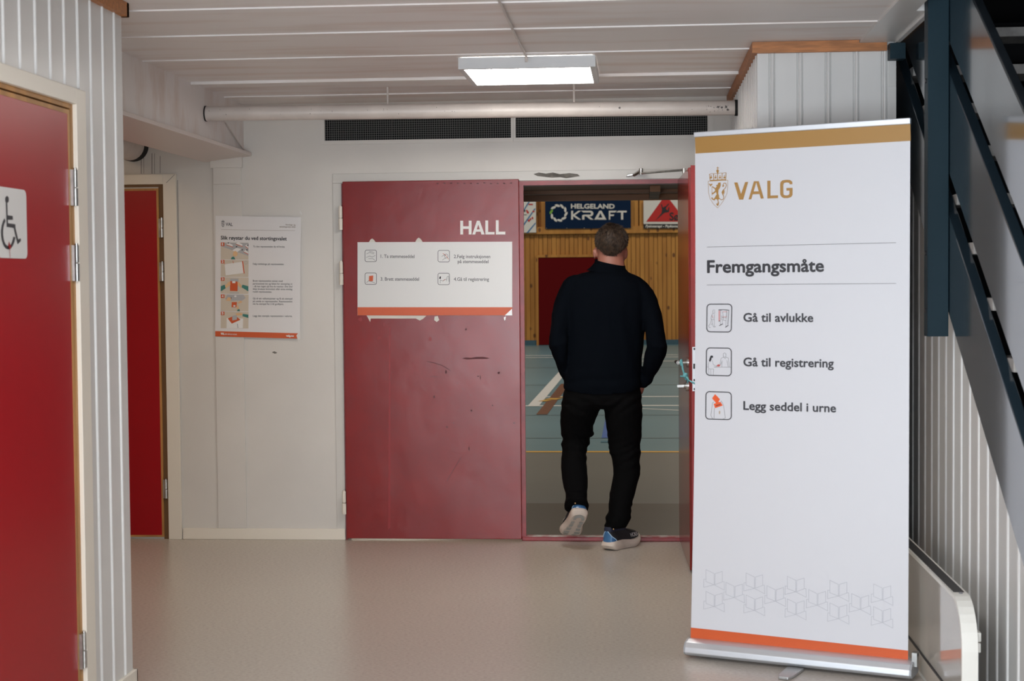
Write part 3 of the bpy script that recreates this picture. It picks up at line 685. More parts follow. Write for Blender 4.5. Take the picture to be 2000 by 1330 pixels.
# instruction sheet on the door
sh = thing('instruction_sheet', (-1.135, YF, 1.25), 'wide white instruction sheet with orange strip taped on the red hall door', 'sign')
c4 = [(698.5,473),(1000.5,472),(1000.5,616),(698.5,616)]
MB().prism([q.p(x, y, 1) for x, y in c4], (0, -.0025, 0)).build('sheet', paper2, sh)
q = Print((0, YF-.0031, 0), (0, -1, 0), .0005)
m = MB(); q.poly(m, [(698.5,600),(1000.5,600),(1000.5,616),(698.5,616)]); m.build('orange_strip', orange, sh)
m = MB()
for body, a, b_ in (('1. Ta stemmeseddel', (743.5,503.5), (809.5,504)), ('3. Brett stemmeseddel', (743.5,548), (818.5,548.2)), ('2.Følg instruksjonen', (886.5,504), (957.5,504.2)), ('på stemmeseddel', (894,513.8), (954,514)), ('4.Gå til registrering', (886.5,548.3), (955,548.5))):
    m = MB(); q.text(m, body, a, b_, 6.6, .16); m.build('lettering', inkg, sh)
DRAW = {}
for k_, (x, y) in enumerate(((713,488.5),(713,533),(855.5,489),(855.5,533.5))):
    DRAW[k_] = (MB(), MB(), MB()); q.rrect(DRAW[k_][0], x, y, x+22.5, y+22.5, 3.5, 1.1)
def which(pt): return (0 if pt[1] < 520 else 1)+(0 if pt[0] < 800 else 2)
for ln in ([(716,496),(722,493),(730,496)], [(715,503),(722,500),(727,502),(733,499)], [(720,505),(728,505),(733,509)], [(721,491),(727,492),(731,494)],
           [(864,508),(868,505),(874,503)], [(863,501),(868,497),(870,500)], [(716,552),(720,548),(733,553)], [(860,553),(860,547),(866,549)], [(872,549),(873,541),(876,539),(877,550)], [(866,548),(872,545)]): q.line(DRAW[which(ln[0])][0], ln, .7)
q.rrect(DRAW[2][0], 868, 496, 875, 504, 3.9, .7)
q.poly(DRAW[1][1], [(721,539),(729,538),(728.5,549),(720.5,549.5)]); q.line(DRAW[2][1], [(865,495),(870,498),(876,506)], .8); q.line(DRAW[3][1], [(866,548),(869,546)], 1.2)
q.poly(DRAW[3][2], [(857.5,544),(859,540),(861.5,540),(861,545)])
for a_, b_, c_ in DRAW.values(): build_multi('icon', [(a_, inkg), (b_, orange), (c_, ink)], sh)
q = pdr; m = MB()
q.poly(m, [(720.5,473),(724,467.5),(727,466),(730,468),(734,473)], 2); q.poly(m, [(811,473),(814,467),(818,464),(822,467),(826,473)], 2)
q.poly(m, [(716,616),(833,616.5),(826,623),(820,626),(812,622),(780,622),(724,622),(723,629),(720,623)], 1)
q.poly(m, [(849,618),(855,617),(858,625),(853,629),(848,625)], 1)
tag(m.build('paper_remnant', M('torn_paper_white', (.66, .63, .57), .5), d3), 'torn white paper remnants')
q = Print((0, YF-.0031, 0), (0, -1, 0), .0005)
for pts_ in ([(986,616),(1000,603),(1000.5,616)], [(985,486),(989,484),(988,491),(986,492)], [(984,620),(988,618),(987,625),(985,626)]):
    m = MB(); q.poly(m, pts_, 2); m.build('tape', tape, sh)

# voting poster on the back wall
PY = YB-.012
vp = thing('poster', (-2.13, PY, 1.133), 'white voting instructions poster on the wall between the two closed red doors', 'poster')
c4 = [(421,421.5),(588,424),(586,661.5),(420.5,657)]
MB().prism([atY(x, y, PY) for x, y in c4], (0, -.002, 0)).build('sheet', paper, vp)
q = Print((0, PY-.002, 0), (0, -1, 0), .0006)
m = MB(); q.poly(m, [(420.5,646.5),(586,651),(586,661.5),(420.5,657)]); m.build('orange_strip', orange, vp)
m = MB(); q.text(m, 'Slik røystar du ved stortingsvalet', (431.5,467.5), (560,469.5), 7.0, .22); m.build('heading', ink, vp)
m = MB(); q.text(m, 'VAL', (441,441), (454.3,441.3), 6.2, .25)
ky = 435
q.line(m, [(433,433.5),(438,433.5),(437.6,441),(435.5,443),(433.4,441),(433,433.5)], .8); q.line(m, [(435.5,430),(435.5,442)], 1.0); q.line(m, [(432.8,432),(438.2,432)], 1.2); q.line(m, [(433.6,436.5),(437.4,438.5)], .8)
m.build('crest_lettering', inkg, vp)
m = MB(); q.text(m, 'Stortings- og', (558,440), (577,440.4), 2.6, .1); q.text(m, 'sametingsvalet 2025', (546,444), (577,444.6), 2.6, .1); q.line(m, [(432,448.5),(576,450.5)], .5); m.build('small_print', M('print_brown_grey', (.34,.28,.24), .5), vp)
m = MB()
for body, x0, x1, y in (('Ta den røystesetelen du vil bruke', 494.5, 556, 483), ('Følg rettleiinga på røystesetelen.', 494, 555, 517),
    ('Brett røystesetelen saman med', 494, 552, 550), ('partinamnet inn og feltet for stempling ut', 494, 571, 555.6), ('- då kan ingen sjå kva du røystar. Det skal', 494, 571, 560.8), ('ikkje brukast konvolutt eller anna omslag', 494, 571, 566), ('rundt røystesetelen.', 494, 531, 571.2),
    ('Gå til ein valfunksjonær og få eit stempel', 494, 571, 584.5), ('på utsida av røystesetelen. Røystesetelen', 494, 571, 590), ('må ha stempel for å bli godkjent.', 494, 554, 595), ('Legg den stempla røystesetelen i valurna.', 494, 571, 618.5)):
    m = MB(); q.text(m, body, (x0, y), (x1, y+.5), 3.5, .06); m.build('text_line', inkg, vp)
m = MB(); q.text(m, 'VAL', (431.5,653.6), (438.5,653.8), 3.9, .35, 2); q.text(m, 'direktoratet', (439.3,653.8), (463,654.4), 3.4, .05, 2); m.build('footer_lettering', whiteprint, vp)
m = MB(); q.text(m, 'valg.no', (559,657.2), (574,657.6), 3.6, .3, 2); m.build('footer_lettering', whiteprint, vp)
ILL = [(MB(), MB(), MB(), MB(), MB(), MB(), MB()) for k in range(5)]
for k_, (y0, y1) in enumerate(((473.5,506.5),(507.5,540.5),(541.5,573.5),(575,607.5),(608.5,641))):
    q.poly(ILL[k_][0], [(431.5,y0),(485.5,y0+.6),(485.2,y1+.6),(431.2,y1)], 1); q.poly(ILL[k_][2], [(431.5,y0),(438.5,y0),(438.5,y0+7),(431.5,y0+7)], 3)
ill, sk, og, tl, gy, wt, bk = ILL[0]
# 1: ballots on a table and a hand
q.poly(gy, [(439,474),(485.5,474.5),(485.3,500),(432,481)], 2)
for x, y in ((442,477),(461,476),(479,480),(476,491)): q.poly(wt, [(x,y),(x+4,y-3),(x+13 if x < 470 else 485,y+1.5),(x+12 if x < 470 else 485,y+5)], 3); q.poly(og, [(x,y+.6),(x+13 if x < 470 else 485,y+5),(x+13 if x < 470 else 485,y+6.2),(x,y+1.6)], 4)
q.poly(wt, [(454,489),(462,484),(472,486),(463,493)], 4)
q.poly(sk, [(455,499),(456,492),(460,490),(464,493),(464,499),(460,501)], 5); q.poly(tl, [(451,506.5),(453,502),(457,501),(460,506.5)], 5)
for x, y in ((460,482),(444,474.5),(471,488),(482,479),(480,488)): q.poly(bk, [(x,y),(x+4,y-1.5),(x+3,y+1.5)], 5)
ill, sk, og, tl, gy, wt, bk = ILL[1]
# 2: ballot form
q.poly(wt, [(439,516),(474,511),(477,533),(441,538)], 3); q.poly(og, [(473,510),(475,510),(478,534),(476.2,534)], 4); q.line(og, [(455,510),(456,514)], .8, 4); q.line(og, [(433,510),(440,516)], .7, 4); q.rrect(gy, 478, 510, 483, 516, 2.4, .8, 3)
ill, sk, og, tl, gy, wt, bk = ILL[2]
# 3: hands folding the ballot
q.poly(gy, [(450,544),(466,544),(465.5,567),(450,566)], 3); q.poly(og, [(449.5,549),(464.5,550),(464,568.5),(449.5,568)], 4); q.poly(wt, [(454,549),(460,549),(460,553),(454,553)], 5)
q.poly(sk, [(440,558),(446,551),(450,550),(450,557),(441,563)], 4); q.poly(sk, [(472,558),(467,551),(464,550),(464.5,557),(471,563)], 5); q.poly(tl, [(431.5,559),(439,556),(441,563),(431.5,569)], 5); q.poly(tl, [(485.3,559),(474,556),(472,561),(485.3,569)], 5); q.rect(gy, 449, 571, 467, 573, 3)
ill, sk, og, tl, gy, wt, bk = ILL[3]
# 4: stamping
q.poly(gy, [(444,575.3),(475,575.6),(480,582),(473,587),(446,587),(440,584)], 3); q.poly(og, [(453,590),(463,590),(462,600),(452.5,600)], 4); q.poly(sk, [(441,587),(446,580),(452,582),(450,588)], 5); q.poly(sk, [(464,592),(470,587),(474,590),(467,593)], 5); q.poly(sk, [(462,598),(466,596),(467,603),(463,604)], 5); q.poly(tl, [(463,607.5),(465,604),(468,604),(469,607.8)], 5); q.rect(wt, 456, 596, 460, 599, 5); q.rect(bk, 451.5, 580, 452.3, 584, 6); q.rect(wt, 458, 577, 462, 580, 5)
ill, sk, og, tl, gy, wt, bk = ILL[4]
# 5: ballot box
q.poly(wt, [(443,621),(475,622),(474.5,641),(442.5,641)], 3); q.poly(og, [(445,622),(459,616),(470,624.5),(453,632)], 4); q.poly(gy, [(454,617),(463,615),(463,624),(454,626)], 5); q.poly(sk, [(461,612),(471,611),(474,613),(472,616),(462,616)], 5); q.poly(tl, [(474.5,613),(485.3,614.5),(485.2,621),(474,617.5)], 5); q.line(gy, [(464,633),(465,640)], 1.6, 5)
for g_ in ILL: build_multi('illustration', list(zip(g_, (beige, skinp, orange, tealp, greyp, whiteprint, ink))), vp)
m = MB(); pass
for k_, y_ in enumerate((479, 513, 547, 580.5, 614)):
    m = MB(); q.text(m, str(k_+1), (433.4 if k_ else 433.9, y_), (436.5 if k_ else 435.6, y_), 4.4, .25, 4); m.build('step_number', whiteprint, vp)
for pts_, l_ in (([(579,655),(587,645),(586.5,661.5),(582,664)], 3), ([(586,410),(590,417),(588.5,420),(585,415)], 2)):
    m = MB(); q.poly(m, pts_, l_); m.build('tape', tape, vp)

# accessible toilet sign on door_1
XS = XL+.004
ws_ = thing('toilet_sign', (XS, 4.41, 1.52), 'white wheelchair symbol sign on the red door in the boarded wall', 'sign')
y0, y1, z0, z1 = 4.305, 4.512, 1.519, 1.722
m = MB(); pts = []
for cy, cz, a0 in ((y1-.018,z1-.018,0),(y0+.018,z1-.018,90),(y0+.018,z0+.018,180),(y1-.018,z0+.018,270)):
    for k in range(6): a = R(a0+18*k); pts.append((XS, cy+.018*math.cos(a), cz+.018*math.sin(a)))
m.prism(pts, (.003, 0, 0)); m.build('plate', paper2, ws_)
q = Print((XS+.003, 0, 0), (1, 0, 0), .0007); k_ = 180/1088
Z = lambda x, y: (x*k_, 340+y*k_)
m = MB()
q.disc(m, *Z(80,300), 22*k_, 42*k_); q.poly(m, [Z(66,320),Z(84,350),Z(88,486),Z(148,495),Z(150,540),Z(90,540),Z(92,580),Z(178,592),Z(180,640),Z(76,622)])
q.poly(m, [Z(158,636),Z(180,636),Z(212,772),Z(238,757),Z(246,775),Z(240,795),Z(205,828)])
arc = []
for j in range(15):
    a = R(258-14.2*j)   # wheel, open at the front
    arc.append((a))
outer = [Z(95+86*math.cos(a), 690-200*math.sin(a)) for a in [R(122+17*j) for j in range(14)]]
inner = [Z(95+62*math.cos(a), 690-160*math.sin(a)) for a in [R(122+17*j) for j in range(14)]]
for j in range(13): q.poly(m, [outer[j], outer[j+1], inner[j+1], inner[j]])
m.build('wheelchair_symbol', ink, ws_)
m = MB(); q.poly(m, [Z(98,790),Z(112,840),Z(124,850),Z(108,900),Z(90,850)], 3); q.line(m, [Z(106,890),Z(110,985)], .7, 3); m.build('red_scratch', redl, ws_)

# ================================================================== ROLL-UP BANNER
bA = at(1347, 1262, (.19, 5.965, 0), (0, 1, 0)); 
PL, PRt = Vector((.200, 5.965, 0)), Vector((.957, 5.655, 0))
du = (PRt-PL).normalized(); nb = Vector((du.y, -du.x, 0))      # faces the lobby
if nb.y > 0: nb = -nb
q = Print(PL, nb, .0008)
rb = thing('roll_up_banner', ((PL.x+PRt.x)/2, (PL.y+PRt.y)/2, 0), 'tall white roll-up banner with gold crest standing beside the open hall door leaf', 'banner')
g = MB(); 
tl_, tr_, br_, bl_ = (1357.5,268), (1778,240.5), (1773.5,1296), (1349,1252)
rows = []
NU, NV = 24, 12
for j in range(NV+1):
    v = j/NV; row = []
    for i in range(NU+1):
        u = i/NU; x = (tl_[0]*(1-u)+tr_[0]*u)*(1-v)+(bl_[0]*(1-u)+br_[0]*u)*v; y = (tl_[1]*(1-u)+tr_[1]*u)*(1-v)+(bl_[1]*(1-u)+br_[1]*u)*v
        x += (1-u)**2*4.0*math.sin(math.pi*min(1, v))**1.0*(1 if v < .5 else 1)
        row.append(q.p(x, y, 0))
    rows.append(row)
fr = [p_ for r_ in rows for p_ in r_]; n_ = NU+1
fs = [(j*n_+i, j*n_+i+1, (j+1)*n_+i+1, (j+1)*n_+i) for j in range(NV) for i in range(NU)]
K = len(fr); g.add(fr+[p_-nb*.003 for p_ in fr], fs+[tuple(x+K for x in f[::-1]) for f in fs])
edge = [i for i in range(n_)]+[j*n_+NU for j in range(1, NV+1)]+[NV*n_+i for i in range(NU-1, -1, -1)]+[j*n_ for j in range(NV-1, 0, -1)]
g.add([g.v[i] for i in edge]+[g.v[i+K] for i in edge], [(i, (i+1) % len(edge), (i+1) % len(edge)+len(edge), i+len(edge)) for i in range(len(edge))])
g.build('graphic_sheet', vinylw, rb)
m = MB(); c4 = [(1356,258.5),(1779,230),(1779,242.5),(1356,268.5)]
m.prism([q.p(x, y, 0)+nb*.010 for x, y in c4], -nb*.020); m.build('top_rail', alu, rb, bevel=.003)
m = MB(); q.poly(m, [(1357.5,268.5),(1778,241.5),(1778.8,275),(1358.5,300)]); m.build('gold_strip', gold, rb)
m = MB(); q.poly(m, [(1349.3,1225.5),(1773.8,1270.5),(1773.5,1296),(1349,1251)]); m.build('orange_strip', orange, rb)
m = MB(); q.text(m, 'Fremgangsmåte', (1382,532.5), (1608.5,530.0), 24, 1.0); m.build('heading', ink, rb)
for body, a, b_ in (('Gå til avlukke', (1452.5,628), (1588,628.5)), ('Gå til registrering', (1452.5,714.8), (1628,717.5)), ('Legg seddel i urne', (1452.5,800), (1632.5,805))):
    m = MB(); q.text(m, body, a, b_, 16.6, .62); m.build('lettering', M('print_charcoal', (.035,.035,.043), .5), rb)
for a, b_ in (((1381,482.5),(1750,474)), ((1381,556.5),(1750,553.5))):
    m = MB(); q.line(m, [a, b_], .9); m.build('rule_line', inkg, rb)
W = lambda x, y: (1370+x/10, 310+y/10)
m = MB()
for pl_ in ([(640,465),(705,462),(785,720),(750,800),(738,800)], [(915,452),(855,456),(765,715),(738,800),(818,798)],
            [(1025,440),(1080,440),(975,792),(922,795)], [(1065,440),(1122,438),(1220,775),(1160,780)], [(1020,640),(1118,636),(1135,690),(1000,695)],
            [(1287,430),(1350,428),(1350,775),(1290,778)], [(1350,720),(1498,715),(1498,768),(1350,775)]): q.poly(m, [W(*p_) for p_ in pl_])
oc = [(1780,497),(1775,450),(1730,415),(1660,410),(1590,420),(1550,450),(1538,500),(1540,690),(1560,740),(1610,770),(1690,770),(1750,750),(1780,710),(1782,570)]
ic = [(1722,500),(1718,475),(1690,465),(1660,465),(1625,470),(1606,488),(1600,520),(1602,680),(1610,705),(1640,716),(1680,715),(1705,705),(1718,685),(1720,620)]
for i in range(13): q.poly(m, [W(*oc[i]), W(*oc[i+1]), W(*ic[i+1]), W(*ic[i])])
q.poly(m, [W(1660,572),(W(1782,568)),W(1782,620),W(1662,624)])
m.build('wordmark', gold, rb)
m = MB()
q.line(m, [W(*p_) for p_ in ((135,440),(518,420),(515,560),(500,680),(455,780),(390,880),(318,960),(240,890),(170,780),(140,660),(135,440))], .7)
q.poly(m, [W(*p_) for p_ in ((170,415),(480,400),(484,425),(175,440))])
for i in range(5):
    xx = (162, 238, 318, 405, 482)[i]; yt = (305, 292, 270, 282, 278)[i]; q.line(m, [W(xx, yt), W(xx+(320-xx)*.06, 425)], 1.4)
for i in range(4):
    xa = (150, 236, 322, 408)[i]; q.line(m, [W(xa, 310-i*6), W(xa+25, 296-i*6), W(xa+75, 290-i*6)], .8); q.poly(m, [W(xa+20,365),W(xa+42,340),W(xa+62,362),W(xa+56,385),W(xa+26,388)]); q.disc(m, *W(xa+42,330), 1.0, 1.0)
q.disc(m, *W(318,240), 2.6, 3.2); q.rect(m, *W(305,258), *W(335,285)); q.line(m, [W(320,160),W(320,215)], 1.2); q.line(m, [W(300,180),W(340,180)], 1.2)
m.build('crest_outline', gold, rb)
m = MB()
q.poly(m, [W(*p_) for p_ in ((330,470),(375,460),(380,520),(362,570),(335,610),(330,680),(345,720),(350,790),(330,800),(345,870),(330,910),(300,900),(318,870),(322,830),(300,790),(270,790),(265,815),(220,805),(205,785),(190,770),(210,750),(235,790),(262,760),(280,720),(300,700),(285,650),(235,690),(205,700),(200,660),(225,665),(270,625),(262,590),(215,560),(205,545),(225,540),(275,575),(300,540),(285,520),(318,505))])
q.poly(m, [W(*p_) for p_ in ((150,480),(180,498),(212,482),(215,510),(195,525),(180,545),(150,500))]); q.line(m, [W(205,545),W(208,720)], .8)
q.line(m, [W(*p_) for p_ in ((345,770),(390,805),(430,790),(440,745),(400,660),(420,620),(470,570),(490,520),(478,480),(445,475),(425,500),(415,545))], 1.3)
q.poly(m, [W(*p_) for p_ in ((400,650),(450,600),(440,625),(470,620),(440,645),(470,650),(440,665),(460,690),(430,680),(440,740))]); q.poly(m, [W(*p_) for p_ in ((410,550),(425,510),(445,520),(440,545))])
q.poly(m, [W(*p_) for p_ in ((290,870),(315,880),(345,900),(320,925),(300,910))])
m.build('crest_lion', gold, rb)
# icons
def ic_frame(c):
    m = MB(); pts = []
    (x0,y0),(x1,y1),(x2,y2),(x3,y3) = c; r = 7
    cx = [(x0,y0),(x1,y1),(x2,y2),(x3,y3)]
    for i, (sx, sy, a0) in enumerate(((1,1,180),(-1,1,270),(-1,-1,0),(1,-1,90))):
        for k in range(6): a = R(a0+18*k); pts.append((cx[i][0]+sx*r+r*math.cos(a), cx[i][1]+sy*r+r*math.sin(a)))
    q.line(m, pts, 1.8, 1, True); return [(m, ink)]
i1 = ic_frame(((1381,594),(1429.5,594),(1428.5,648.5),(1380.5,648)))
i2 = ic_frame(((1380,679.5),(1428.5,680),(1428.5,734),(1379.5,733)))
i3 = ic_frame(((1379,764.8),(1428.5,766),(1428.5,819.5),(1378.5,818.5)))
k2 = 100/831; A2 = lambda x, y: (1360+x*k2, 580+y*k2)
def dl(mb, pts, w): q.line(mb, [A2(*p_) for p_ in pts], w)
m = MB()
q.rrect(m, *A2(270,208), *A2(300,268), 1.6, .5)
for ln in ([(270,262),(245,310),(240,360),(290,366),(298,280)], [(250,290),(262,340)], [(245,362),(235,420),(200,470),(215,500),(235,492)], [(255,366),(262,430),(240,450)], [(290,366),(296,420),(292,470),(312,486),(282,488),(272,470),(262,430)],
           [(400,215),(390,450)], [(415,300),(415,370)], [(430,235),(440,370)], [(490,225),(480,480)], [(535,215),(515,460)], [(525,215),(510,450)], [(390,450),(428,435)], [(425,380),(425,435)], [(480,480),(520,458)], [(420,335),(490,340)], [(415,370),(480,385)], [(500,240),(495,330)]): dl(m, ln, .55)
i1.append((m, inkg))
m = MB(); q.poly(m, [A2(360,205),A2(440,202),A2(535,210),A2(535,222),A2(440,212),A2(362,218)]); dl(m, [(375,466),(430,438)], 1.2); dl(m, [(474,492),(520,460)], 1.2); q.poly(m, [A2(365,390),A2(385,375),A2(385,395),A2(365,402)]); i1.append((m, ink))
m = MB(); q.poly(m, [A2(362,220),A2(388,220),A2(386,380),A2(362,392)]); dl(m, [(436,242),(500,238)], 1.2); dl(m, [(428,322),(495,322)], 1.2); dl(m, [(262,300),(275,340)], .7); i1.append((m, pink))
m = MB()
q.rrect(m, *A2(438,910), *A2(482,975), 2.5, .5)
for ln in ([(205,1060),(195,1100),(202,1165),(285,1170)], [(262,1030),(278,1100),(330,1118)], [(285,1138),(335,1130)], [(202,1165),(206,1262)], [(282,1168),(276,1262)], [(236,1172),(238,1262)], [(438,975),(405,995),(385,1080),(395,1100),(415,1050)], [(420,1030),(415,1138)], [(482,975),(520,990),(540,1135)], [(500,1030),(518,1135)], [(440,975),(468,1000),(486,972)], [(168,1135),(198,1135)], [(300,1138),(568,1140)]): dl(m, ln, .55)
i2.append((m, inkg))
m = MB(); q.poly(m, [A2(*p_) for p_ in ((232,955),(258,948),(275,965),(268,990),(252,985),(245,1020),(225,1055),(205,1035),(215,1000))]); i2.append((m, ink))
m = MB(); q.poly(m, [A2(*p_) for p_ in ((330,1112),(360,1092),(390,1100),(388,1118),(365,1130),(335,1125))]); i2.append((m, M('print_dull_red', (.50,.09,.08), .5)))
k3 = 100/1330; A3 = lambda x, y: (1360+x*k3, 740+y*k3)
m = MB()
for ln in ([(425,620),(380,950),(425,1035)], [(470,760),(460,1040)], [(640,570),(690,640),(715,720),(755,1015),(690,1040)], [(425,620),(460,600)]): q.line(m, [A3(*p_) for p_ in ln], .6)
i3.append((m, inkg))
m = MB(); q.poly(m, [A3(*p_) for p_ in ((488,395),(615,525),(575,605),(630,598),(690,690),(490,758),(452,650),(515,625),(410,505))]); i3.append((m, M('print_bright_orange', (.80,.10,.015), .45)))
m = MB(); q.line(m, [A3(515,695),A3(625,665)], 1.2, 2); i3.append((m, ink))
m = MB(); q.disc(m, *A3(606,870), 1.4, 3.5); i3.append((m, M('print_tan', (.48,.36,.25), .5)))
for i_ in (i1, i2, i3): build_multi('icon', i_, rb)
# booth pattern at the foot of the banner
m = MB(); BP = lambda x, y: (1330+x/4, 1080+y/4)
base = (258, 250)
sh_ = [((-62,-118),(-62,-24),(2,-2),(2,-90),(-62,-118)), ((10,-90),(66,-110),(66,-28),(8,-4),(10,-90)), ((-62,-42),(-78,-42),(-80,22),(2,-2)), ((66,-30),(80,-30),(82,36),(2,-2)), ((-62,-24),(-62,-30)), ((30,-96),(30,-12))]
spots = [(258,250),(414,350),(572,278),(735,378),(895,305),(1062,410),(1228,338),(1398,442),(1570,368),(258,420),(572,450),(895,482),(1228,515),(1570,545)]
for cx, cy in spots:
    sc = 1+.05*(cx-258)/1300
    for ln in sh_[:4]: q.line(m, [BP(cx+x*sc, cy+y*sc+x*.05) for x, y in ln], .8)
m.build('booth_pattern', inkl, rb)
# cassette base
prof = [(.055,.020),(.062,.030),(.060,.055),(.045,.078),(.020,.088),(.010,.090),(-.040,.085),(-.058,.06),(-.060,.02),(-.05,.012),(.045,.012)]
m = MB(); E0, E1 = PL-du*.018, PL+du*((PRt-PL).length+.012)
m.prism([E0+nb*(a-.004)+Vector((0,0,z*.76+.002)) for a, z in prof], E1-E0); m.build('cassette_base', alu, rb, bevel=.002)
for e, s_ in ((E0, -1), (E1, 1)):
    m = MB(); m.prism([e+nb*(a*.96-.004)+Vector((0,0,z*.75+.003)) for a, z in prof], du*s_*.006); m.build('end_cap', M('grey_end_cap', (.35,.36,.38), .4), rb)
m = MB(); e = E1+du*.006; m.box(-.006,.012,-.018,.018,0,.05); m.xf(Matrix.Translation(e+Vector((0,0,.05)))@Matrix(((du.x,nb.x,0,0),(du.y,nb.y,0,0),(0,0,1,0),(0,0,0,1)))); m.build('ratchet_knob', steel, rb)
m = MB(); c = PL+du*((PRt-PL).length*.505)
fpts = [(-.032,.05),(.032,.05),(.027,.175),(.018,.205),(-.018,.205),(-.027,.175)]
m.prism([c+du*a+nb*b_+Vector((0,0,.001)) for a, b_ in fpts], (0,0,.011)); m.build('swing_foot', M('grey_foot', (.42,.42,.42), .35, metal=.6), rb, bevel=.003)
m = MB(); m.prism([c+du*a-nb*b_+Vector((0,0,.001)) for a, b_ in fpts], (0,0,.011)); m.build('swing_foot', MATS['grey_foot'], rb, bevel=.003)
m = MB(); m.tube([c-nb*.030+Vector((0,0,.08)), c-nb*.022+Vector((0,0,1.99))], .008, 10); m.build('support_pole', alu, rb, True)

# ================================================================== STAIRS
st = thing('staircase', (1.6, 4.6, 0), 'dark navy open staircase with slatted side boards over the boarded wall', 'staircase')
def side_board(name, s_top, s_bot, Ya, Yb, mat, t=.038, x=SX):
    m = MB(); m.prism([(x, Ya, zs(s_bot, Ya)), (x, Yb, zs(s_bot, Yb)), (x, Yb, zs(s_top, Yb)), (x, Ya, zs(s_top, Ya))], (t, 0, 0)); return m.build(name, mat, st, bevel=.003)
side_board('stringer', 3.112, 3.428, 3.72, 7.1, navy)
side_board('side_board', 2.65, 2.972, 3.35, 7.05, navy)
side_board('side_board', 2.25, 2.55, 3.2, 6.6, navy, .034)
side_board('edge_strip', 2.244, 2.252, 3.2, 6.6, navyw, .030, SX+.001)
K = 10520.0; HC = K/3050
inv = [1413,1476,1546,1618,1699,1790,1883,1990,2107,2236]
Yk = [K/v for v in inv]
while Yk[-1] > 3.1: Yk.append(Yk[-1]-.285)
Yk = [Yk[0]+.30]+Yk
for Y in Yk:
    z = EYE-HC+.6393*Y
    if z < .08 or z > 2.62: continue
    m = MB(); m.box(SX+.039, 2.24, Y, Y+.26, z-.042, z); m.build('tread', treadm, st, bevel=.003)
side_board('stringer', 3.112, 3.428, 3.72, 7.1, navy, .038, 2.255)
m = MB(); m.box(1.048, 1.1235, 5.82, 5.892, EYE-(1.44-1.218)*5.82/5.99, 2.72)
m.build('post', navysat, st, bevel=.002)
for z in (1.53, 1.32, 1.32+.21*4):
    m = MB(); m.tube([(1.044, 5.856, z), (1.049, 5.856, z)], .009, 12); m.build('bolt', M('dark_bolt', (.06,.06,.065), .4, metal=.8), st)
m = MB(); m.box(1.035, 1.098, 6.60, 6.665, 2.345, 2.41); m.build('beam_end', navysat, st)

# ================================================================== LOW FRAMED BOARD AT THE RIGHT WALL
bd = thing('display_board', (1.01, 5.6, 0), 'low white framed glossy board with a rounded corner under the staircase', 'board')
XB0, XB1 = 1.005, 1.055; YN = 4.98; YFAR = 6.45; ZT_ = .415
def oc_(inset, x):
    r_ = .155-inset; pts = []
    yn, zt = YN+inset, ZT_-inset
    for k in range(9): a = R(180-90*k/8*1.0); pts.append((x, yn+r_+r_*math.cos(a), zt-r_*1.0+r_*math.sin(a)))
    return pts
out = [(XB0, YN, .0)]+oc_(0, XB0)+[(XB0, YFAR, ZT_), (XB0, YFAR, 0)]
inn = [(XB0, YN+.012, .012)]+oc_(.012, XB0)+[(XB0, YFAR-.012, ZT_-.012), (XB0, YFAR-.012, .012)]
m = MB(); n_ = len(out)
for i in range(n_):
    a, b_, c_, d__ = out[i], out[(i+1) % n_], inn[(i+1) % n_], inn[i]
    m.prism([a, b_, c_, d__], (XB1-XB0, 0, 0))
m.build('frame', whitep, bd)
m = MB(); m.prism([(XB0+.004, y, z) for _, y, z in inn], (.012, 0, 0)); m.build('glossy_face', M('glossy_board', (.50,.475,.43), .06, spec=.6), bd)
m = MB(); m.box(XB0+.008, XB1-.008, YN+.175, YFAR-.1, ZT_-.002, ZT_+.0015); m.build('top_slot', blackp, bd)
m = MB(); m.tube([(1.032, YN+.155, ZT_-.001), (1.032, YN+.155, ZT_+.004)], .006, 12); m.build('screw', inkg, bd)
m = MB(); m.prism([(XB0-.001, YN+.30, .085), (XB0-.001, YFAR-.02, .085), (XB0-.001, YFAR-.02, .078), (XB0-.001, YN+.30, .078)], (.006,0,0)); m.build('bottom_seam', blackp, bd)
m = MB(); m.prism([(XB0-.0015, YN+.02, .078), (XB0-.0015, YFAR-.02, .078), (XB0-.0015, YFAR-.02, .014), (XB0-.0015, YN+.02, .014)], (.006,0,0)); m.build('bottom_rail', M('beige_rail', (.52,.47,.40), .3), bd)
m = MB(); m.box(XB1, XB1+.016, YN+.03, YN+.07, .285, .315); m.box(XB1, XB1+.015, YN+.03, YN+.07, .25, .281); m.build('hinge_clip', whitep, bd, bevel=.003)

# ================================================================== PERSON
SC = 3050/8.45
ps = thing('person', (-.17, 8.42, 0), 'person in dark navy fleece and black trousers walking through the open hall doorway', 'person')
def el(xl, xr, y, Yc, hd, n=28, e=2.3, dz=None):
    a, b_ = atY(xl, y, Yc), atY(xr, y, Yc); c = (a+b_)/2; hw = (b_-a).length/2; out = []
    for k in range(n):
        t_ = 2*math.pi*k/n; ct, st_ = math.cos(t_), math.sin(t_)
        x = hw*math.copysign(abs(ct)**(2/e), ct); yy = hd*math.copysign(abs(st_)**(2/e), st_)
        out.append(Vector((c.x+x, c.y+yy, c.z+(dz(ct, st_) if dz else 0))))
    return out
def limb(mb, rows, n=20, e=2.1, ratio=.95):
    """rows: (xl, xr, y, Y[, half depth]) in photo pixels and metres of depth"""
    mb.rings([el(r[0], r[1], r[2], r[3], (r[4] if len(r) > 4 else (r[1]-r[0])/2/SC*ratio), n, e) for r in rows])
def N3(p, s): return noise.noise(p*s)

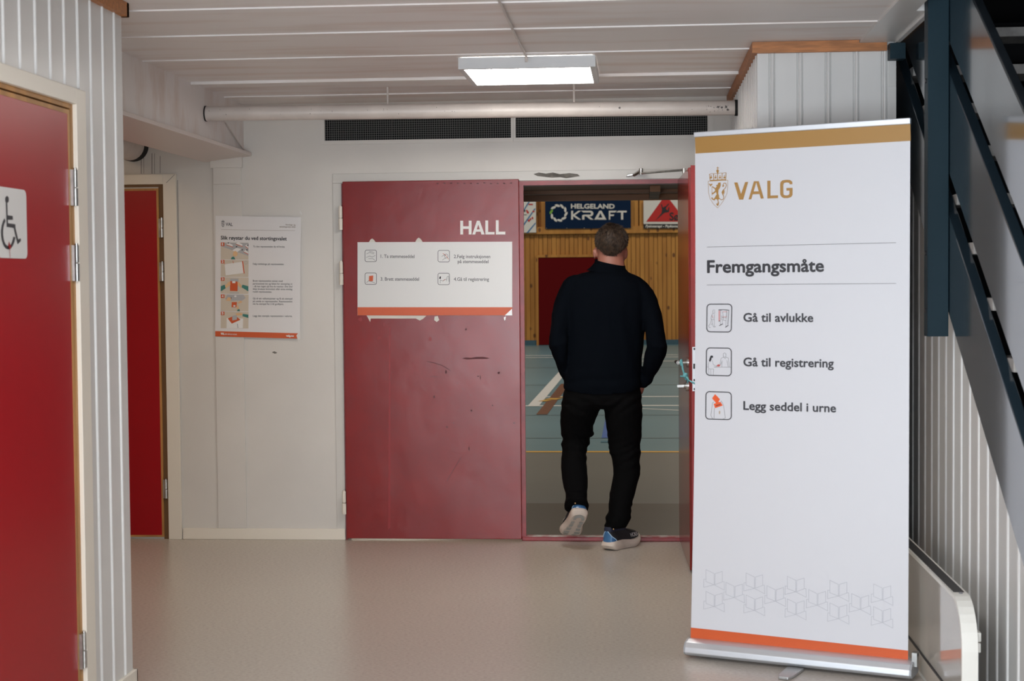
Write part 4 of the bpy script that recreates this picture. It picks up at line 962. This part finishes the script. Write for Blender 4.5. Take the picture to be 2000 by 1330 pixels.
# body under the clothes: head, neck, trunk, arms, legs and hands in one skin
bd_ = MB()
HY = 8.55
limb(bd_, [(1180,1208,447,HY,.045),(1170,1218,455,HY,.075),(1166,1223,466,HY,.092),(1165,1224,480,HY+.004,.097),(1166,1223,494,HY+.012,.094),(1169,1221,506,HY+.022,.082),(1174,1217,517,HY+.034,.065),(1182,1210,525,HY+.045,.042)], 24)
limb(bd_, [(1168,1217,494,HY-.012,.060),(1167,1219,508,HY-.022,.058),(1165,1221,522,HY-.035,.060),(1158,1229,538,HY-.055,.068)], 20)
limb(bd_, [(1150,1240,536,8.49,.07),(1122,1250,550,8.47,.09),(1116,1254,580,8.46,.105),(1114,1250,640,8.45,.105),(1114,1244,700,8.44,.105),(1110,1242,760,8.43,.10),(1120,1232,784,8.43,.07)], 24)
for rows in ([(1106,1128,560,8.47),(1087,1111,600,8.42),(1082,1104,650,8.36),(1082,1102,676,8.34),(1089,1106,705,8.39),(1099,1112,735,8.46)],
             [(1238,1258,564,8.47),(1257,1281,600,8.42),(1266,1289,650,8.36),(1270,1292,676,8.34),(1262,1281,705,8.39),(1252,1268,735,8.45)],
             [(1112,1158,780,8.43),(1106,1148,840,8.52),(1106,1142,870,8.55),(1104,1138,920,8.45),(1112,1138,970,8.34),(1114,1136,992,8.30)],
             [(1196,1242,780,8.43),(1198,1242,840,8.44),(1200,1240,880,8.44),(1206,1240,930,8.40),(1200,1224,990,8.34),(1196,1218,1030,8.33)]): limb(bd_, rows, 14, 2.0)
# ears, nose, brow, chin
for ex, s_ in ((1161.5, -1), (1222.5, 1)):
    c = atY(ex, 495, HY+.005); bd_.ball(c, .010, .019, .031, 14, 8); bd_.ball(c+Vector((s_*.004, -.008, .004)), .007, .014, .024, 12, 8)
fc = atY(1194.5, 490, HY)
bd_.tube([fc+Vector((0,.092,.022)), fc+Vector((0,.112,-.012)), fc+Vector((0,.113,-.022))], [.010,.015,.013], 12)
for s_ in (-1, 1): bd_.ball(fc+Vector((s_*.030,.082,.028)), .024,.014,.009, 12, 8); bd_.ball(fc+Vector((s_*.038,.070,-.02)), .022,.020,.02, 12, 8)
bd_.ball(fc+Vector((0,.088,-.048)), .024,.013,.008, 12, 8); bd_.ball(fc+Vector((0,.082,-.082)), .024,.020,.017, 12, 8)
# hands in the pockets: palm, four bent fingers and a thumb
for hx_, s_ in ((1109, 1), (1251, -1)):
    w_ = atY(hx_, 738, 8.455); pal = w_+Vector((s_*.008, .02, -.055))
    bd_.tube([w_+Vector((0,0,.03)), w_+Vector((s_*.003,.008,-.02)), pal, pal+Vector((s_*.004,.012,-.03))], [.026,.027,.030,.024], 12)
    for k in range(4):
        b0 = pal+Vector((s_*.002, -.028+.020*k+.01, -.028)); ln = (.060,.074,.080,.070)[k]
        bd_.tube([b0, b0+Vector((s_*.004,.008,-ln*.45)), b0+Vector((s_*.014,.018,-ln*.75)), b0+Vector((s_*.026,.022,-ln))], [.0095,.0090,.0085,.007], 10)
    t0 = pal+Vector((0,.026,.02)); bd_.tube([t0, t0+Vector((s_*.004,.022,-.022)), t0+Vector((s_*.010,.032,-.048))], [.012,.0105,.008], 10)
body = remesh(bd_, .0075, 2).build('body', skin, ps, True)
for s_ in (-1, 1):
    e_ = MB().ball(fc+Vector((s_*.031,.086,.012)), .012,.012,.010, 12, 8).build('eye', M('eye_white', (.7,.68,.65), .2), ps, True)
m = MB(); m.tube([fc+Vector((-.022,.098,-.049)), fc+Vector((0,.103,-.047)), fc+Vector((.022,.098,-.049))], [.003,.0055,.003], 8); m.build('lips', M('lip_skin', (.42,.14,.12), .5), ps, True)

# hair: thick cap over the skull with clumped short strands
hc = atY(1194.8, 476, HY-.002)
def hair_pt(az, el_, k=1.0):
    """az 0 = towards the hall (face), pi = towards the lobby; el_ from +pi/2 (crown) down"""
    rx, ry, rz = .0935, .116, .104
    d = Vector((math.sin(az)*math.cos(el_)*rx, math.cos(az)*math.cos(el_)*ry, math.sin(el_)*(rz if el_ > 0 else .098)))
    nn = noise.noise(d*55)*.0045+noise.noise(d*22)*.005
    if el_ < 0: d.x *= 1-.10*min(1, -el_/.9); d.y *= 1-.12*min(1, -el_/.9)
    return hc+d*k+d.normalized()*nn
def low(az):
    b_ = (1-math.cos(az))/2       # 0 front .. 1 back
    sd = abs(math.sin(az))
    return .55-1.42*b_**1.3+(.25*sd**4 if b_ > .3 else 0)
NA, NE = 64, 22; hm = MB(); o_ = []; i_ = []
for j in range(NE+1):
    ro_, ri_ = [], []
    for k in range(NA):
        az = 2*math.pi*k/NA; l_ = low(az)+.06*noise.noise(Vector((k*.9, 3.3, 0))); e_ = math.pi/2-(math.pi/2-l_)*(j+.25)/(NE+.25)
        ro_.append(hair_pt(az, e_, 1.0 if j < NE else .95)); ri_.append(hair_pt(az, e_, .86))
    o_.append(ro_); i_.append(ri_)
hm.rings(i_[::-1]+o_, cap=True)
for k in range(4200):
    az = random.uniform(0, 2*math.pi); l_ = low(az); e_ = l_+(math.pi/2-l_)*random.random()**1.1
    a = hair_pt(az, e_, .985); b_ = hair_pt(az+random.uniform(-.10,.10), e_-random.uniform(.08,.18)*(1 if e_ > l_+.35 else .45), 1.0 if e_ > l_+.3 else .965)
    dirn = (a-hc).normalized(); b_ += dirn*random.uniform(.001, .012)+Vector((random.uniform(-.003,.003), 0, random.uniform(-.002,.006) if e_ > .8 else 0))
    tg = (b_-a); 
    if tg.length < 1e-4: continue
    sd = tg.cross(dirn).normalized()*.0013
    hm.add([a-sd, a+sd, a+dirn*.0022, b_], [(0,1,3), (1,2,3), (2,0,3)])
hm.build('hair', hairm, ps, True, fix=False)

# fleece: trunk, sleeves and stand-up collar
sh_ = MB()
hem = lambda ct, st_: -.030*max(0, -st_)**1.5
sh_.rings([el(1172,1214,520,8.500,.062,32), el(1160,1222,527,8.495,.075,32), el(1136,1230,533,8.480,.092,32), el(1116,1246,541,8.475,.108,32), el(1106,1260,556,8.470,.122,32), el(1101,1266,580,8.462,.135,32), el(1101,1266,620,8.455,.140,32),
           el(1104,1258,660,8.450,.142,32), el(1104,1253.5,700,8.445,.142,32), el(1101.5,1253.5,735,8.442,.140,32), el(1101,1253,750,8.440,.138,32,2.3,lambda c_, s__: hem(c_, s__)*.7), el(1101.5,1252,757.5,8.440,.136,32,2.3,hem)])
limb(sh_, [(1122,1140,537,8.474,.040),(1110,1138,541,8.472,.056),(1101,1136,549,8.470,.066),(1092.5,1132,564,8.464,.072),(1085,1124,582,8.450,.070),(1077,1117,612,8.42,.066),(1073.5,1110,645,8.375,.060),(1072,1107,672,8.350,.056),(1077,1108,688,8.362,.052),(1084,1110,708,8.392,.048),(1091,1112,724,8.425,.042),(1098,1114,738,8.448,.036),(1100,1114,744,8.455,.034)], 22, 2.0)
limb(sh_, [(1226,1242,538,8.474,.040),(1228,1252,543,8.472,.056),(1230,1266,555,8.468,.068),(1236,1275.5,566,8.462,.072),(1243,1283,582,8.450,.070),(1252,1292,612,8.42,.066),(1259,1298,648,8.375,.058),(1262.5,1302.5,677,8.350,.057),(1258.5,1299,697,8.366,.054),(1255.5,1290,717,8.395,.050),(1254,1280,734,8.425,.044),(1253,1272,748,8.445,.038),(1252,1262,758,8.455,.034)], 22, 2.0)
def fold(p):
    d = .0025*N3(p, 9)+.0018*N3(p, 24)
    # long diagonal drapes from the shoulder blades, creases at the elbows
    d += .0065*math.sin((p.x*1.0+.18*(p.z-1.1)*(1 if p.x > -.16 else -1))*62+3*N3(p, 4))*max(0, min(1, (1.42-p.z)*4))*max(0, min(1, (p.z-.85)*3))*(.35+.65*abs(N3(p, 6)))
    if abs(p.x+.17) > .21: d += .0016*math.sin(p.z*105+9*N3(p, 7))*max(0, 1-abs(p.z-1.06)/.16)
    d += .003*math.sin(p.z*80+4*N3(p, 5))*max(0, 1-abs(p.z-.90)/.09)
    return d
fle = remesh(sh_, .0065, 3, fold).build('fleece', shirt, ps, True)
m = MB(); n_ = 36; rings_ = []
for (xl, xr, y, Yc, hd, tilt) in ((1146,1236,533.5,8.478,.090,-.012),(1154,1229,527,8.486,.082,-.012),(1161,1222,519,8.496,.074,-.016),(1162,1221,512.5,8.500,.072,-.018),(1164,1219,513,8.500,.067,-.018),(1164,1219,524,8.496,.068,-.012)):
    rings_.append(el(xl, xr, y, Yc, hd, n_, 2.0, lambda c_, s__, t=tilt: (-s__*t*.4-c_*.018)))
m.rings(rings_, cap=False, closed=True)
col = m.build('collar', shirt, fle, True)

# trousers
tr_ = MB()
tr_.rings([el(1106,1248,742,8.44,.110,28), el(1103,1251,760,8.438,.122,28), el(1098,1253.5,776,8.436,.126,28), el(1097,1253.5,788,8.436,.118,28), el(1104,1250,797,8.436,.085,28)])
limb(tr_, [(1099,1172,776,8.436,.112),(1096.5,1176.5,794,8.440,.110),(1095,1168,808,8.450,.106),(1094,1162,822,8.470,.100),(1095,1158,836,8.492,.095),(1096,1160,848,8.510,.095),(1099.5,1152,856,8.520,.088),(1096,1151.5,867,8.522,.088),(1098.5,1146,879,8.512,.083),(1096.5,1145,893,8.488,.080),(1095.5,1146.5,912,8.448,.076),(1097.5,1148,935,8.395,.070),(1101,1148,952,8.352,.066),(1106,1146,966,8.318,.062)], 24, 2.15)
hl = lambda ct, st_: -st_*.034-.012*abs(ct)**3
tr_.rings([el(1104,1147,958,8.322,.062,24,2.15), el(1105,1147,972,8.310,.064,24,2.15,lambda c_, s__: hl(c_, s__)*.55), el(1101.5,1150.5,982,8.300,.068,24,2.15,hl), el(1102,1150,990,8.302,.066,24,2.15,hl), el(1106,1146,993,8.304,.058,24,2.15,hl)])
limb(tr_, [(1180,1251,776,8.436,.112),(1178.5,1254,794,8.436,.112),(1180.5,1255.5,808,8.436,.108),(1184,1253.5,832,8.440,.100),(1186.5,1253.5,852,8.446,.095),(1188,1250,868,8.448,.090),(1190,1252,882,8.446,.088),(1196,1250,898,8.440,.085),(1197.5,1250.5,912,8.430,.080),(1198,1250.5,926,8.420,.078),(1194.5,1245,944,8.402,.074),(1190.5,1240,965,8.382,.070),(1188.5,1234.5,988,8.362,.066),(1187.5,1232.5,1002,8.350,.064),(1182.5,1233,1011,8.345,.066),(1183,1229,1019,8.342,.062),(1179.5,1225,1026,8.340,.062),(1181,1223,1030,8.340,.058)], 24, 2.15)
def crease(p):
    d = .0022*N3(p, 11)
    knee = max(0, 1-abs(p.z-.55)/.16); ank = max(0, 1-abs(p.z-.20)/.13); seat = max(0, 1-abs(p.z-.78)/.10)
    d += knee*.0046*math.sin(p.z*120+p.x*34*(1 if p.x < -.17 else -1)+9*N3(p, 7))*max(0, .55+1.1*N3(p+Vector((3,1,2)), 6))
    d += ank*.0044*math.sin(p.z*110+p.x*26+8*N3(p, 8))*max(0, .55+1.1*N3(p+Vector((1,5,2)), 7)); d += seat*.0028*math.sin(p.z*95-abs(p.x+.2)*70+3*N3(p, 6))
    return d
remesh(tr_, .0060, 2, crease).build('trousers', trous, ps, True)

# running shoes
SL = .292
_prof = [(0,0),(.008,.018),(.03,.030),(.08,.037),(.2,.039),(.4,.037),(.55,.043),(.7,.051),(.82,.049),(.91,.039),(.97,.022),(1,0)]
def hwid(t_):
    for (a, wa), (b_, wb_) in zip(_prof, _prof[1:]):
        if a <= t_ <= b_: return wa+(wb_-wa)*(t_-a)/(b_-a)
    return 0
NS = 22
def plan(scale, y0, y1, wsc):
    ts = [.5-.5*math.cos(math.pi*k/NS) for k in range(NS+1)]
    right = [(hwid(t_)*scale*wsc, y0+(y1-y0)*t_) for t_ in ts]
    left = [(-x, y) for x, y in right[-2:0:-1]]
    return right+left      # index 0 = heel
def rocker(y, h):
    t_ = y/SL; return .030*max(0, (t_-.66)/.34)**2+.014*max(0, (.16-t_)/.16)**1.5*(1-h)
def make_shoe(mat, side):
    X = lambda p_: mat @ Vector(p_)
    lv = [(0,.90,.012,SL-.012),(.006,.98,.004,SL-.003),(.020,1.08,-.006,SL+.002),(.034,1.06,-.004,SL+.001),(.046,.98,.004,SL-.004)]
    m = MB(); m.rings([[X((x, y, z+rocker(y, z/.046)*(1-.35*z/.046)+(.006*math.sin(y/SL*6.5) if z > .04 else 0))) for x, y in plan(sc*1.12, a, b_, 1)] for z, sc, a, b_ in lv])
    up = [(.040,.95,.006,SL-.008,1),(.058,.93,.006,SL-.014,1),(.072,.90,.007,SL-.034,.92),(.086,.90,.006,SL*.78,.80),(.100,.92,.004,SL*.60,.72),(.114,.93,.002,SL*.50,.66),(.124,.90,.006,SL*.46,.60)]
    ups = [[(x, y, z+rocker(y, .8)*.6) for x, y in plan(sc, a, b_, w)] for z, sc, a, b_, w in up]
    u = MB(); u.rings([[X(p_) for p_ in r_] for r_ in ups])
    sh = u.build('shoe', shoeb, ps, True)
    m.build('sole', solew, sh, True)
    c = MB(); c.rings([[X((p_[0]*1.03, p_[1]*1.02-.001, p_[2])) for p_ in r_] for r_ in ups[4:]]); c.build('collar', shoen, sh, True)
    n = len(ups[0]); tb = MB(); lb = MB(); kk = (6,5,3,2,1)
    for j in range(4):
        for i in range(-kk[j], kk[j]):
            def pt(jj, ii, off):
                p_ = ups[jj][ii % n]; s_ = 1.045+off; return X((p_[0]*s_, p_[1]-.0035-off*.03, p_[2]+.002))
            f_ = lambda ii: max(-kk[j+1], min(kk[j+1], ii*kk[j+1]/kk[j]))
            def ptop(ii):
                v_ = f_(ii); a = math.floor(v_); b_ = v_-a; return pt(j+1, a, 0).lerp(pt(j+1, a+1, 0), b_)
            tb.poly([pt(j, i, 0), pt(j, i+1, 0), ptop(i+1), ptop(i)])
            if i in (-kk[j], kk[j]-1):
                A_, B_ = (pt(j, i, .05), ptop(i)) if i < 0 else (pt(j, i+1, .05), ptop(i+1)); lb.tube([A_, B_+(A_-A_)], .0022, 6)
    tag(tb.build('heel_tab', tabb, sh), 'glossy blue heel tab'); lb.build('heel_piping', tabl, sh)
    # name on the outer flank
    cu = bpy.data.curves.new('t', 'FONT'); cu.body = 'HOKA'; cu.resolution_u = 3; cu.shear = .12
    o = bpy.data.objects.new('t', cu); COL.objects.link(o); dg = bpy.context.evaluated_depsgraph_get(); me = o.evaluated_get(dg).to_mesh()
    vs = [(v.co.x, v.co.y) for v in me.vertices]; fs_ = [tuple(p_.vertices) for p_ in me.polygons]; o.evaluated_get(dg).to_mesh_clear(); bpy.data.objects.remove(o)
    x1 = max(v[0] for v in vs); lg = MB()
    for ox in (0, .0012):
        pts_ = []
        for vx, vy in vs:
            yy = (vx/x1)*.062; yl = .165+yy if side > 0 else .227-yy
            zz = .056+vy/.7*.021; t_ = min(.97, yl/SL)
            pts_.append(X((side*(hwid(t_)*.97+.0055-.010*max(0, (zz-.056)/.02)), yl+ox, zz+rocker(yl, .8)*.6)))
        lg.add(pts_, fs_)
    lg.build('shoe_lettering', lace, sh)
    # outsole pads
    pad = MB()
    def P_(pts_): pad.poly([X((x, y, -.0012+rocker(y, 0)*1.0)) for x, y in pts_])
    hz = [(.030*math.sin(R(a)), .045-.034*math.cos(R(a))) for a in range(-110, 111, 20)]; hi_ = [(.015*math.sin(R(a)), .048-.016*math.cos(R(a))) for a in range(-110, 111, 20)]
    for k in range(len(hz)-1): P_([hz[k], hz[k+1], hi_[k+1], hi_[k]])
    for s_ in (-1, 1):
        for y in (.075, .110, .150, .190): w_ = hwid((y+.013)/SL)*.86; P_([(s_*.012, y), (s_*w_, y), (s_*w_, y+.027), (s_*.015, y+.027)])
        P_([(s_*.010,.228),(s_*.040,.228),(s_*.030,.258),(s_*.010,.268)])
    pad.build('outsole', outs, sh)
    m = MB()
    for k in range(5): y = .150+.017*k; m.tube([X((-.020, y, .078-k*.003+.004)), X((0, y+.004, .088-k*.0045+.004)), X((.020, y, .078-k*.003+.004))], .0025, 6)
    m.build('shoelace', lace, sh)
    return sh
fr_ = R(33)
make_shoe(Matrix.Translation(Vector((-.186, 8.283, .001))) @ Matrix.Rotation(-fr_, 4, 'Z'), 1)
hl_ = atY(1134.5, 1006.5, 8.215)
make_shoe(Matrix.Translation(hl_) @ Matrix.Rotation(R(20), 4, 'Z') @ Matrix.Rotation(R(-35), 4, 'X') @ Matrix.Rotation(R(10), 4, 'Y'), -1)
for c in (atY(1123.5, 983, 8.222), atY(1198.5, 1033.5, 8.270)):
    m = MB(); m.ball(c, .0045, .003, .0045, 10, 6); m.build('trouser_rivet', M('brass_rivet', (.45,.30,.14), .35, metal=1), ps, True)
